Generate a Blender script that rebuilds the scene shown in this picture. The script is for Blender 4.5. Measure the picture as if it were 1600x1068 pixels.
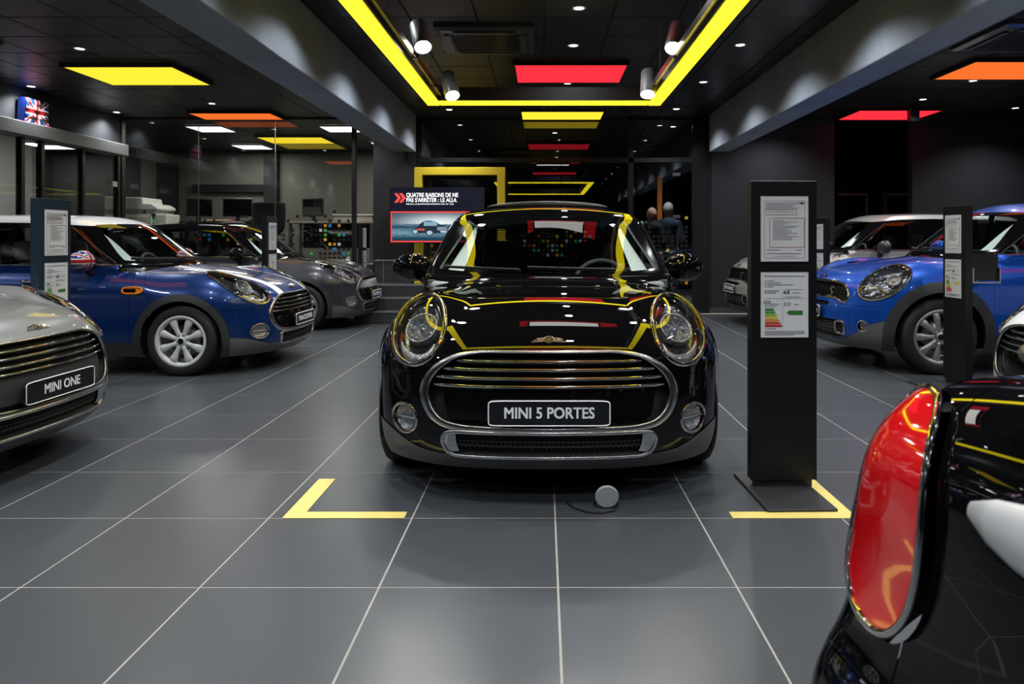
import bpy, bmesh, math, random
import numpy as np
from mathutils import Vector, Matrix
random.seed(7)
PI = math.pi
for _o in list(bpy.data.objects):
    bpy.data.objects.remove(_o)
SC = bpy.context.scene
COL = SC.collection

# ------------------------------------------------------------------ camera
CAMH = 1.157
cd = bpy.data.cameras.new('camera')
cam = bpy.data.objects.new('camera', cd); COL.objects.link(cam)
cam.location = (0, 0, CAMH); cam.rotation_euler = (PI/2, 0, 0)
cd.sensor_width = 36.0; cd.lens = 25.2
cd.shift_x = -50/1600; cd.shift_y = -157/1600
cd.clip_start = 0.02; cd.clip_end = 200
cd.dof.use_dof = True; cd.dof.focus_distance = 3.4; cd.dof.aperture_fstop = 9.0
SC.camera = cam

# ------------------------------------------------------------------ world + exposure
w = bpy.data.worlds.new('world'); SC.world = w; w.use_nodes = True
w.node_tree.nodes['Background'].inputs[0].default_value = (0.55, 0.6, 0.7, 1)
w.node_tree.nodes['Background'].inputs[1].default_value = 0.004
SC.view_settings.view_transform = 'Standard'
SC.view_settings.look = 'None'
SC.view_settings.exposure = 0.0
SC.view_settings.gamma = 1.0
SC.view_settings.use_curve_mapping = False
try:
    SC.cycles.use_denoising = True
    SC.cycles.max_bounces = 10; SC.cycles.transparent_max_bounces = 16
    SC.cycles.transmission_bounces = 8; SC.cycles.glossy_bounces = 6
    SC.cycles.sample_clamp_indirect = 3.0; SC.cycles.sample_clamp_direct = 16.0; SC.cycles.blur_glossy = 1.0
    SC.cycles.caustics_reflective = False; SC.cycles.caustics_refractive = False
except Exception:
    pass
SPOT_W = 115.0          # one ceiling downlight
LED_STR = 4.5          # yellow light frame

# ------------------------------------------------------------------ materials
MATS = {}
def mat(name, col=(0.5, 0.5, 0.5), rough=0.5, metal=0.0, coat=0.0, spec=0.5, emis=None, estr=0.0,
        noise=None, bump=None, trans=0.0, ior=1.45, coat_rough=0.02):
    if name in MATS: return MATS[name]
    m = bpy.data.materials.new(name); m.use_nodes = True
    nt = m.node_tree; p = nt.nodes['Principled BSDF']
    def S(k, v):
        if k in p.inputs: p.inputs[k].default_value = v
    S('Base Color', (*col, 1)); S('Roughness', rough); S('Metallic', metal)
    S('Coat Weight', coat); S('Coat Roughness', coat_rough); S('Specular IOR Level', spec); S('IOR', ior)
    S('Transmission Weight', trans)
    if emis: S('Emission Color', (*emis, 1)); S('Emission Strength', estr)
    tc = None
    if noise:                     # (scale, amount, roughness variation)
        sc_, am, rv = noise[:3]
        tc = nt.nodes.new('ShaderNodeTexCoord')
        n = nt.nodes.new('ShaderNodeTexNoise'); n.inputs['Scale'].default_value = sc_; n.inputs['Detail'].default_value = 6
        if len(noise) > 3:        # pattern runs on through the room instead of repeating per piece
            gp = nt.nodes.new('ShaderNodeNewGeometry'); nt.links.new(gp.outputs['Position'], n.inputs['Vector'])
        else: nt.links.new(tc.outputs['Object'], n.inputs['Vector'])
        r = nt.nodes.new('ShaderNodeMapRange')
        r.inputs['To Min'].default_value = 1-am; r.inputs['To Max'].default_value = 1+am
        nt.links.new(n.outputs['Fac'], r.inputs['Value'])
        mx = nt.nodes.new('ShaderNodeVectorMath'); mx.operation = 'SCALE'
        mx.inputs[0].default_value = col
        nt.links.new(r.outputs[0], mx.inputs['Scale']); nt.links.new(mx.outputs[0], p.inputs['Base Color'])
        if rv:
            r2 = nt.nodes.new('ShaderNodeMapRange')
            r2.inputs['To Min'].default_value = max(rough-rv, 0.02); r2.inputs['To Max'].default_value = rough+rv
            nt.links.new(n.outputs['Fac'], r2.inputs['Value']); nt.links.new(r2.outputs[0], p.inputs['Roughness'])
    if bump:                      # (scale, strength)
        if tc is None: tc = nt.nodes.new('ShaderNodeTexCoord')
        n2 = nt.nodes.new('ShaderNodeTexNoise'); n2.inputs['Scale'].default_value = bump[0]; n2.inputs['Detail'].default_value = 4
        nt.links.new(tc.outputs['Object'], n2.inputs['Vector'])
        b = nt.nodes.new('ShaderNodeBump'); b.inputs['Strength'].default_value = bump[1]; b.inputs['Distance'].default_value = 0.01
        nt.links.new(n2.outputs['Fac'], b.inputs['Height']); nt.links.new(b.outputs[0], p.inputs['Normal'])
    MATS[name] = m; return m

def emit(name, col, s):
    if name in MATS: return MATS[name]
    m = bpy.data.materials.new(name); m.use_nodes = True; nt = m.node_tree
    nt.nodes.clear()
    o = nt.nodes.new('ShaderNodeOutputMaterial'); e = nt.nodes.new('ShaderNodeEmission')
    e.inputs[0].default_value = (*col, 1); e.inputs[1].default_value = s
    nt.links.new(e.outputs[0], o.inputs[0]); MATS[name] = m; return m

def glass(name, tint=(1, 1, 1), refl=0.10, rough=0.0, fresnel=True):
    """thin sheet glass: clear tinted transmission with a mirror layer"""
    if name in MATS: return MATS[name]
    m = bpy.data.materials.new(name); m.use_nodes = True; nt = m.node_tree
    nt.nodes.clear()
    o = nt.nodes.new('ShaderNodeOutputMaterial'); mx = nt.nodes.new('ShaderNodeMixShader')
    t = nt.nodes.new('ShaderNodeBsdfTransparent'); t.inputs[0].default_value = (*tint, 1)
    g = nt.nodes.new('ShaderNodeBsdfGlossy'); g.inputs['Roughness'].default_value = rough; g.inputs[0].default_value = (1, 1, 1, 1)
    if fresnel:
        lw = nt.nodes.new('ShaderNodeLayerWeight'); lw.inputs['Blend'].default_value = 0.5      # facing = 1 - |cos|, same from both sides
        pw = nt.nodes.new('ShaderNodeMath'); pw.operation = 'POWER'; pw.inputs[1].default_value = 5.0
        ad = nt.nodes.new('ShaderNodeMath'); ad.operation = 'MULTIPLY_ADD'; ad.use_clamp = True
        ad.inputs[1].default_value = 0.95-refl; ad.inputs[2].default_value = 0.04+refl
        nt.links.new(lw.outputs['Facing'], pw.inputs[0]); nt.links.new(pw.outputs[0], ad.inputs[0]); nt.links.new(ad.outputs[0], mx.inputs[0])
    else:
        mx.inputs[0].default_value = refl
    nt.links.new(t.outputs[0], mx.inputs[1]); nt.links.new(g.outputs[0], mx.inputs[2]); nt.links.new(mx.outputs[0], o.inputs[0])
    MATS[name] = m; return m

def vcol_mat(name, rough=0.4, coat=0.0, estr=0.0):
    """printed colours stored on the mesh (attribute 'print')"""
    if name in MATS: return MATS[name]
    m = bpy.data.materials.new(name); m.use_nodes = True; nt = m.node_tree; p = nt.nodes['Principled BSDF']
    a = nt.nodes.new('ShaderNodeAttribute'); a.attribute_name = 'print'
    nt.links.new(a.outputs['Color'], p.inputs['Base Color'])
    p.inputs['Roughness'].default_value = rough; p.inputs['Coat Weight'].default_value = coat
    if estr:
        nt.links.new(a.outputs['Color'], p.inputs['Emission Color']); p.inputs['Emission Strength'].default_value = estr
        p.inputs['Base Color'].default_value = (0, 0, 0, 1)
        for l in list(nt.links):
            if l.to_socket == p.inputs['Base Color']: nt.links.remove(l)
    MATS[name] = m; return m

def paint(name, col, metal=0.0, rough=0.35, coat=1.0):
    return mat(name, col, rough=rough, metal=metal, coat=coat, coat_rough=0.006, spec=(0.0 if metal == 0 else 0.4))

BLACKPAINT = paint('paint_black', (0.0025, 0.0025, 0.003), rough=0.12)
BLUEPAINT = paint('paint_deep_blue', (0.003, 0.026, 0.135), metal=0.35, rough=0.3)
SKYBLUE = paint('paint_bright_blue', (0.004, 0.070, 0.42), metal=0.35, rough=0.3)
GREYPAINT = paint('paint_dark_grey', (0.05, 0.052, 0.058), metal=0.45, rough=0.3)
SILVER = paint('paint_light_grey', (0.22, 0.225, 0.215), metal=0.2, rough=0.3)
CHAMPAGNE = paint('paint_silver', (0.42, 0.41, 0.38), metal=0.4, rough=0.3)
WHITEPAINT = paint('paint_white', (0.75, 0.76, 0.76), rough=0.3)
CHROME = mat('chrome', (0.72, 0.73, 0.75), rough=0.06, metal=1.0)
SATIN = mat('satin_metal', (0.42, 0.43, 0.45), rough=0.3, metal=1.0)
PLASTIC = mat('dark_plastic', (0.028, 0.029, 0.031), rough=0.55, bump=(900, 0.08))
LIP = mat('grey_plastic', (0.10, 0.103, 0.108), rough=0.36)
BLACKGLOSS = mat('black_gloss', (0.003, 0.003, 0.0035), rough=0.05, spec=0.5)
BLACKMATT = mat('black_matt', (0.006, 0.006, 0.007), rough=0.7)
TYRE = mat('tyre_rubber', (0.012, 0.012, 0.012), rough=0.65, bump=(300, 0.15))
RIMW = mat('rim_white', (0.55, 0.57, 0.58), rough=0.3, coat=0.6)
RIMS = mat('rim_silver', (0.5, 0.51, 0.53), rough=0.28, metal=0.8)
CARGLASS = glass('car_glass', (0.80, 0.86, 0.85), 0.03)
RINGMETAL = mat('ring_metal', (0.66, 0.67, 0.69), rough=0.2, metal=1.0)
CARGLASS_D = glass('car_glass_dark', (0.35, 0.38, 0.38), 0.03)
LENS = glass('lamp_lens', (0.93, 0.95, 0.97), 0.03)
REFLECTOR = mat('lamp_reflector', (0.70, 0.71, 0.73), rough=0.18, metal=0.95, bump=(60, 0.7))
BEZEL = mat('lamp_bezel', (0.14, 0.14, 0.145), rough=0.12, metal=0.9, bump=(35, 0.25))
REDLENS = mat('red_lens', (0.72, 0.008, 0.012), rough=0.06, coat=1.0, emis=(0.8, 0.01, 0.01), estr=0.0)
AMBER = mat('amber_lens', (0.75, 0.22, 0.01), rough=0.1, coat=0.8)
SEATF = mat('seat_fabric', (0.03, 0.03, 0.032), rough=0.85, bump=(200, 0.2))
SEATT = mat('seat_beige', (0.20, 0.18, 0.155), rough=0.8, bump=(200, 0.2))
TRIML = mat('cabin_trim_light', (0.62, 0.66, 0.64), rough=0.7)
DASH = mat('dashboard_plastic', (0.085, 0.10, 0.11), rough=0.45)
PLATEB = mat('plate_black', (0.008, 0.009, 0.011), rough=0.35)
LETTER = mat('plate_letter', (0.86, 0.89, 0.92), rough=0.5)

# ------------------------------------------------------------------ mesh helpers
def new_mesh(name, V, F, smooth=False, normals=None):
    me = bpy.data.meshes.new(name)
    V = np.asarray(V, dtype=float)
    if isinstance(F, np.ndarray) and F.ndim == 2:
        n, k = F.shape
        me.vertices.add(len(V)); me.vertices.foreach_set('co', V.astype(np.float32).ravel())
        me.loops.add(n*k); me.loops.foreach_set('vertex_index', F.astype(np.int32).ravel())
        me.polygons.add(n); me.polygons.foreach_set('loop_start', np.arange(0, n*k, k, dtype=np.int32))
        me.update(calc_edges=True); me.validate()
    else:
        me.from_pydata([tuple(v) for v in V], [], [tuple(f) for f in F]); me.update()
    if smooth and len(me.polygons):
        me.polygons.foreach_set('use_smooth', np.ones(len(me.polygons), dtype=bool))
        if normals is not None and len(me.vertices) == len(normals):
            me.normals_split_custom_set_from_vertices([tuple(n) for n in normals])
    return me

def put(name, me, m=None, parent=None, loc=None, rot=None, scale=None):
    o = bpy.data.objects.new(name, me); COL.objects.link(o)
    if m is not None and me is not None:
        if len(me.materials) == 0: me.materials.append(None)
        o.material_slots[0].link = 'OBJECT'; o.material_slots[0].material = m
    if parent is not None: o.parent = parent
    if loc is not None: o.location = loc
    if rot is not None: o.rotation_euler = rot
    if scale is not None: o.scale = scale
    return o

def empty(name, loc=(0, 0, 0), rz=0.0, parent=None):
    o = bpy.data.objects.new(name, None); COL.objects.link(o)
    o.location = loc; o.rotation_euler = (0, 0, rz); o.empty_display_size = 0.1
    if parent is not None: o.parent = parent
    return o

def tag(o, label=None, cat=None, group=None, kind=None):
    if label: o['label'] = label
    if cat: o['category'] = cat
    if group: o['group'] = group
    if kind: o['kind'] = kind
    return o

class MB:
    """collects vertices and faces of one part"""
    def __init__(s): s.v = []; s.f = []
    def add(s, V, F):
        b = len(s.v); s.v += [tuple(v) for v in V]; s.f += [tuple(i+b for i in f) for f in F]; return s
    def box(s, x0, x1, y0, y1, z0, z1):
        return s.add([(x0,y0,z0),(x1,y0,z0),(x1,y1,z0),(x0,y1,z0),(x0,y0,z1),(x1,y0,z1),(x1,y1,z1),(x0,y1,z1)],
                     [(0,3,2,1),(4,5,6,7),(0,1,5,4),(1,2,6,5),(2,3,7,6),(3,0,4,7)])
    def prism(s, pts, z0, z1, axis='z'):
        n = len(pts)
        def mk(a, b, c): return (a, b, c) if axis == 'z' else ((a, c, b) if axis == 'y' else (c, a, b))
        V = [mk(a, b, z0) for a, b in pts]+[mk(a, b, z1) for a, b in pts]
        F = [tuple(range(n))[::-1], tuple(range(n, 2*n))]+[(i, (i+1) % n, n+(i+1) % n, n+i) for i in range(n)]
        return s.add(V, F)
    def lathe(s, prof, seg=32, axis='z', c=(0, 0, 0), a0=0.0, a1=2*PI):
        """prof: (radius, height) list, revolved about the axis"""
        full = abs(a1-a0-2*PI) < 1e-6; k = seg if full else seg+1
        V = []; F = []
        for i in range(k):
            a = a0+(a1-a0)*i/seg; ca, sa = math.cos(a), math.sin(a)
            for r, h in prof:
                if axis == 'z': V.append((c[0]+r*ca, c[1]+r*sa, c[2]+h))
                elif axis == 'x': V.append((c[0]+h, c[1]+r*ca, c[2]+r*sa))
                else: V.append((c[0]+r*sa, c[1]+h, c[2]+r*ca))
        n = len(prof)
        for i in range(seg):
            j = (i+1) % k
            for q in range(n-1): F.append((i*n+q, j*n+q, j*n+q+1, i*n+q+1))
        return s.add(V, F)
    def tube(s, pts, r, seg=8, closed=False, up=None, flat=1.0):
        """r: radius or list; up: reference direction(s); flat: thickness along 'up' relative to width"""
        P = [Vector(p) for p in pts]; n = len(P); V = []; F = []
        for i in range(n):
            a = P[(i-1) % n] if (closed or i > 0) else P[i]; b = P[(i+1) % n] if (closed or i < n-1) else P[i]
            t = (b-a)
            t = t.normalized() if t.length > 1e-9 else Vector((1, 0, 0))
            u = Vector(up[i]) if isinstance(up, (list, np.ndarray)) else (Vector(up) if up else Vector((0, 0, 1)))
            if abs(u.normalized().dot(t)) > 0.97: u = Vector((1, 0, 0)) if abs(t.x) < 0.9 else Vector((0, 1, 0))
            sd = t.cross(u).normalized(); u = sd.cross(t).normalized()
            rr = r[i] if isinstance(r, (list, tuple, np.ndarray)) else r
            for k in range(seg):
                an = 2*PI*k/seg
                V.append(P[i]+sd*(rr*math.cos(an))+u*(rr*flat*math.sin(an)))
        m = n if closed else n-1
        for i in range(m):
            j = (i+1) % n
            for k in range(seg):
                q = (k+1) % seg
                F.append((i*seg+k, i*seg+q, j*seg+q, j*seg+k))
        if not closed:
            F.append(tuple(range(seg))[::-1]); F.append(tuple((n-1)*seg+k for k in range(seg)))
        return s.add(V, F)
    def mesh(s, name, smooth=False, bevel=0.0, seg=2, subd=0, angle=None):
        me = bpy.data.meshes.new(name); me.from_pydata(s.v, [], s.f); me.update()
        bm = bmesh.new(); bm.from_mesh(me)
        bmesh.ops.recalc_face_normals(bm, faces=bm.faces)
        if bevel > 0:
            es = [e for e in bm.edges if len(e.link_faces) == 2 and e.calc_face_angle(0) > 0.5]
            bmesh.ops.bevel(bm, geom=es, offset=bevel, segments=seg, profile=0.5, affect='EDGES', clamp_overlap=True)
        if subd:
            bmesh.ops.subdivide_edges(bm, edges=bm.edges, cuts=subd, use_grid_fill=True)
        bm.to_mesh(me); bm.free()
        if smooth:
            me.polygons.foreach_set('use_smooth', np.ones(len(me.polygons), dtype=bool))
            if angle is not None:
                try: me.set_sharp_from_angle(angle=angle)
                except Exception: pass
        return me
    def build(s, name, m, parent=None, smooth=False, bevel=0.0, seg=2, loc=None, rot=None, angle=None):
        return put(name, s.mesh(name, smooth, bevel, seg, angle=angle), m, parent, loc, rot)

def smooth_blob(V, F, lv=2):
    """Catmull-Clark of a small cage, baked"""
    me = bpy.data.meshes.new('cage'); me.from_pydata([tuple(v) for v in V], [], [tuple(f) for f in F]); me.update()
    o = bpy.data.objects.new('cage', me); COL.objects.link(o)
    md = o.modifiers.new('s', 'SUBSURF'); md.levels = lv; md.render_levels = lv
    dg = bpy.context.evaluated_depsgraph_get(); ev = o.evaluated_get(dg)
    out = bpy.data.meshes.new_from_object(ev, depsgraph=dg)
    bpy.data.objects.remove(o); bpy.data.meshes.remove(me)
    out.polygons.foreach_set('use_smooth', np.ones(len(out.polygons), dtype=bool))
    return out

def lettering(name, text, size, m, parent, loc, rot, align='CENTER', bold=0.0, sx=1.0, extrude=0.0006):
    c = bpy.data.curves.new(name, 'FONT'); c.body = text; c.size = size; c.align_x = align; c.align_y = 'CENTER'
    c.extrude = extrude; c.resolution_u = 3
    t = bpy.data.objects.new(name, c); COL.objects.link(t)
    dg = bpy.context.evaluated_depsgraph_get(); me = bpy.data.meshes.new_from_object(t.evaluated_get(dg), depsgraph=dg)
    bpy.data.objects.remove(t); bpy.data.curves.remove(c)
    if bold:                      # heavier strokes: slightly shifted repeats of the outline
        V = [v.co.copy() for v in me.vertices]; F = [tuple(p.vertices) for p in me.polygons]; b = MB()
        for q, (dx, dy) in enumerate(((-bold, -bold*.6), (bold, -bold*.6), (bold, bold*.6), (-bold, bold*.6))):
            b.add([(v.x+dx, v.y+dy, v.z+q*1e-5) for v in V], F)
        me = bpy.data.meshes.new(name); me.from_pydata(b.v, [], b.f); me.update()
    for q in range(len(me.materials)): me.materials.pop()
    o = put(name, me, m, parent, loc, rot, (sx, 1, 1)); o['kind'] = 'stuff'
    return o
# ------------------------------------------------------------------ car body surfaces
# local car frame: x across, y from the nose (0) to the tail (L), z up
def curve(pts, sig=0.03):
    """smooth 1-D profile through points (monotone cubic, then softened)"""
    xs = np.array([p[0] for p in pts], float); ys = np.array([p[1] for p in pts], float)
    h = np.diff(xs); d = np.diff(ys)/h; m = np.zeros_like(xs)
    for i in range(1, len(xs)-1):
        if d[i-1]*d[i] > 0:
            w1 = 2*h[i]+h[i-1]; w2 = h[i]+2*h[i-1]; m[i] = (w1+w2)/(w1/d[i-1]+w2/d[i])
    m[0] = d[0]; m[-1] = d[-1]
    step = 0.002; X = np.arange(xs[0]-0.3, xs[-1]+0.3, step)
    i = np.clip(np.searchsorted(xs, X)-1, 0, len(xs)-2)
    t = (X-xs[i])/h[i]
    Y = (2*t**3-3*t**2+1)*ys[i]+(t**3-2*t**2+t)*h[i]*m[i]+(-2*t**3+3*t**2)*ys[i+1]+(t**3-t**2)*h[i]*m[i+1]
    lo = X < xs[0]; hi = X > xs[-1]
    Y[lo] = ys[0]+m[0]*(X[lo]-xs[0]); Y[hi] = ys[-1]+m[-1]*(X[hi]-xs[-1])
    if sig > 0:
        k = int(3*sig/step); g = np.exp(-0.5*(np.arange(-k, k+1)*step/sig)**2); g /= g.sum()
        Yp = np.concatenate([Y[0]+(Y[1]-Y[0])*np.arange(-k, 0), Y, Y[-1]+(Y[-1]-Y[-2])*np.arange(1, k+1)])
        Y = np.convolve(Yp, g, mode='valid')
    return lambda v: np.interp(v, X, Y)

def deriv(c, e=0.004): return lambda v: (c(v+e)-c(v-e))/(2*e)
def rmax(a, b, r):
    u = np.maximum(a+r, 0); v = np.maximum(b+r, 0)
    return np.minimum(np.maximum(a, b), -r)+np.sqrt(u*u+v*v)
def smin(a, b, k):
    h = np.clip(0.5+0.5*(b-a)/k, 0, 1)
    return b*(1-h)+a*h-k*h*(1-h)

class Kind: pass

def body_kind(name, L, wb, sf, W, open_top=False, suv=False):
    k = Kind(); k.name = name; k.L = L; k.sf = sf; k.sr = sf+wb; k.open = open_top; k.suv = suv
    dz = 0.0
    if not suv:
        k.zw = 0.302; k.rw = 0.302; k.R1 = 0.342; k.R2 = 0.402
        hood = [(-0.3, .60), (0.0, .665), (.06, .695), (.13, .735), (.25, .785), (.45, .843), (.7, .888), (1.0, .930), (1.2, .952), (1.6, .965), (2.4, .97), (L-.4, .975), (L, .97), (L+.3, .95)]
        nose = [(.10, .16), (.17, .075), (.215, .03), (.27, .004), (.36, 0.0), (.46, .006), (.56, .024), (.64, .045), (.70, .066), (.78, .10), (.9, .16), (1.2, .34)]
        plan = [(-.2, .008), (0, 0), (.2, .008), (.35, .028), (.5, .075), (.6, .13), (.7, .215), (.78, .33), (.84, .46), (.9, .64)]
        side = [(.05, W-.07), (.17, W-.045), (.30, W-.012), (.45, W-.002), (.58, W), (.70, W-.006), (.80, W-.02), (.9, W-.04), (1.0, W-.065), (1.3, W-.15)]
        wl = [(-.2, -.01), (.5, 0), (.8, 0), (1.3, -.022), (2.2, -.02), (k.sr-.4, -.004), (k.sr, 0), (L-.3, -.012), (L, -.03), (L+.2, -.05)]
        rear = [(.1, .14), (.2, .05), (.32, .004), (.5, 0), (.6, .012), (.66, .05), (.75, .075), (.85, .085), (.95, .10), (1.2, .16)]
        ws = [(.80, 1.06), (.92, 1.06), (.95, 1.09), (1.05, 1.235), (1.2, 1.44), (1.32, 1.61), (1.40, 1.73), (1.6, 2.04)]
        G = [(.6, .77), (.9, .77), (.96, .762), (1.1, .718), (1.25, .66), (1.35, .615), (1.45, .565)]
        roof = [(1.0, 1.27), (1.5, 1.352), (1.75, 1.386), (2.1, 1.408), (2.5, 1.414), (3.0, 1.402), (L-.45, 1.372), (L-.25, 1.35), (L, 1.32)]
        hat = [(.8, .10), (.95, .10), (1.05, .125), (1.2, .20), (1.33, .285), (1.45, .37)]
        if open_top: hood = hood[:-4]+[(2.4, .985), (L-.5, 1.04), (L, 1.045), (L+.3, 1.02)]
        k.belt = .955; k.crown = .055
        k.rt = curve([(-.2, .07), (0, .07), (.15, .10), (.4, .17), (.8, .24), (1.2, .15), (L-.5, .12), (L, .12)], .05)
    else:
        k.zw = 0.33; k.rw = 0.33; k.R1 = 0.385; k.R2 = 0.475
        hood = [(-.3, .70), (0, .775), (.06, .805), (.13, .84), (.25, .885), (.45, .93), (.7, .968), (1.0, 1.005), (1.2, 1.03), (1.6, 1.04), (2.4, 1.05), (L, 1.06), (L+.3, 1.05)]
        nose = [(.10, .20), (.2, .10), (.27, .035), (.33, .008), (.42, 0), (.55, .004), (.64, .03), (.70, .05), (.78, .075), (.86, .11), (1.0, .18), (1.2, .30)]
        plan = [(-.2, .01), (0, 0), (.2, .01), (.35, .03), (.5, .075), (.6, .12), (.7, .195), (.8, .31), (.87, .44), (.93, .62)]
        side = [(.05, W-.08), (.2, W-.045), (.35, W-.012), (.5, W-.002), (.64, W), (.78, W-.008), (.9, W-.022), (1.0, W-.05), (1.1, W-.08), (1.4, W-.16)]
        wl = [(-.2, -.01), (.5, 0), (.8, 0), (1.35, -.025), (2.2, -.022), (k.sr-.4, -.004), (k.sr, 0), (L-.3, -.012), (L, -.03), (L+.2, -.05)]
        rear = [(.1, .14), (.25, .05), (.35, .004), (.55, 0), (.68, .02), (.75, .06), (.9, .08), (1.05, .10), (1.3, .16)]
        ws = [(.85, 1.06), (.99, 1.06), (1.03, 1.09), (1.15, 1.25), (1.3, 1.46), (1.42, 1.64), (1.52, 1.8), (1.7, 2.1)]
        G = [(.6, .80), (1.0, .80), (1.05, .792), (1.2, .745), (1.38, .68), (1.47, .635), (1.6, .57)]
        roof = [(1.0, 1.38), (1.5, 1.46), (1.75, 1.503), (2.1, 1.535), (2.5, 1.545), (3.0, 1.54), (L-.45, 1.515), (L-.25, 1.49), (L, 1.46)]
        hat = [(.8, .10), (1.05, .10), (1.15, .13), (1.3, .2), (1.45, .29), (1.6, .40)]
        k.belt = 1.045; k.crown = .05
        k.rt = curve([(-.2, .07), (0, .07), (.15, .10), (.4, .17), (.8, .22), (1.2, .15), (L-.5, .12), (L, .12)], .05)
    k.hood = curve(hood, .04); k.nose = curve(nose, .02); k.plan = curve(plan, .03); k.dplan = deriv(k.plan)
    k.side = curve(side, .04); k.wl = curve(wl, .08); k.rear = curve(rear, .02); k.ws = curve(ws, .02); k.dws = deriv(k.ws)
    k.G = curve(G, .03); k.roof = curve(roof, .06); k.hat = curve(hat, .03); k.dhat = deriv(k.hat)
    k.zb = .165 if not suv else .20
    k.pod = ((.592, .76, .62), (.235, .50, .275)) if not suv else ((.615, .78, .70), (.245, .52, .285))
    k.W = W; k.wc = .23; k.rc = .16 if not open_top else .09
    def F(x, s, z):
        t = np.abs(x)
        b = t-(k.side(z)+k.wl(s))
        dp = k.dplan(t)
        c = (k.nose(z)+k.plan(t)-s)/np.sqrt(1+dp*dp)
        d = (s-(L-k.rear(z)-k.rc*(t/.8)**3))/np.sqrt(1+(k.rc*3.75*(t/.8)**2)**2)
        q = rmax(rmax(b, c, .09), d, .09)
        a = z-(k.hood(s)-k.crown*(t/.7)**2)
        lo = rmax(q, a, k.rt(s))
        pc, pr = k.pod
        pd = (np.sqrt(((t-pc[0])/pr[0])**2+((s-pc[1])/pr[1])**2+((z-pc[2])/pr[2])**2)-1)*.26
        lo = smin(lo, pd, .07)
        if k.open: return lo
        e = (k.ws(z)+k.wc*(t/.7)**2-s)/np.sqrt(1+k.dws(z)**2)
        f = (t-k.G(z)+.0*s)/1.07
        g = z-(k.roof(s)-.04*(t/.6)**2)
        hh = (s-(L-k.hat(z)-.13*(t/.65)**3))/np.sqrt(1+k.dhat(z)**2)
        gr = rmax(rmax(rmax(f, e, .05), hh, .12), g, .085)
        return smin(lo, gr, .025)
    k.F = F
    def grad(P, e=.003):
        g = np.empty_like(P)
        for i in range(3):
            A = P.copy(); B = P.copy(); A[:, i] += e; B[:, i] -= e
            g[:, i] = (F(*A.T)-F(*B.T))/(2*e)
        return g
    k.grad = grad
    return k

def nrm(a): return a/np.maximum(np.linalg.norm(a, axis=1, keepdims=True), 1e-9)

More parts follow.
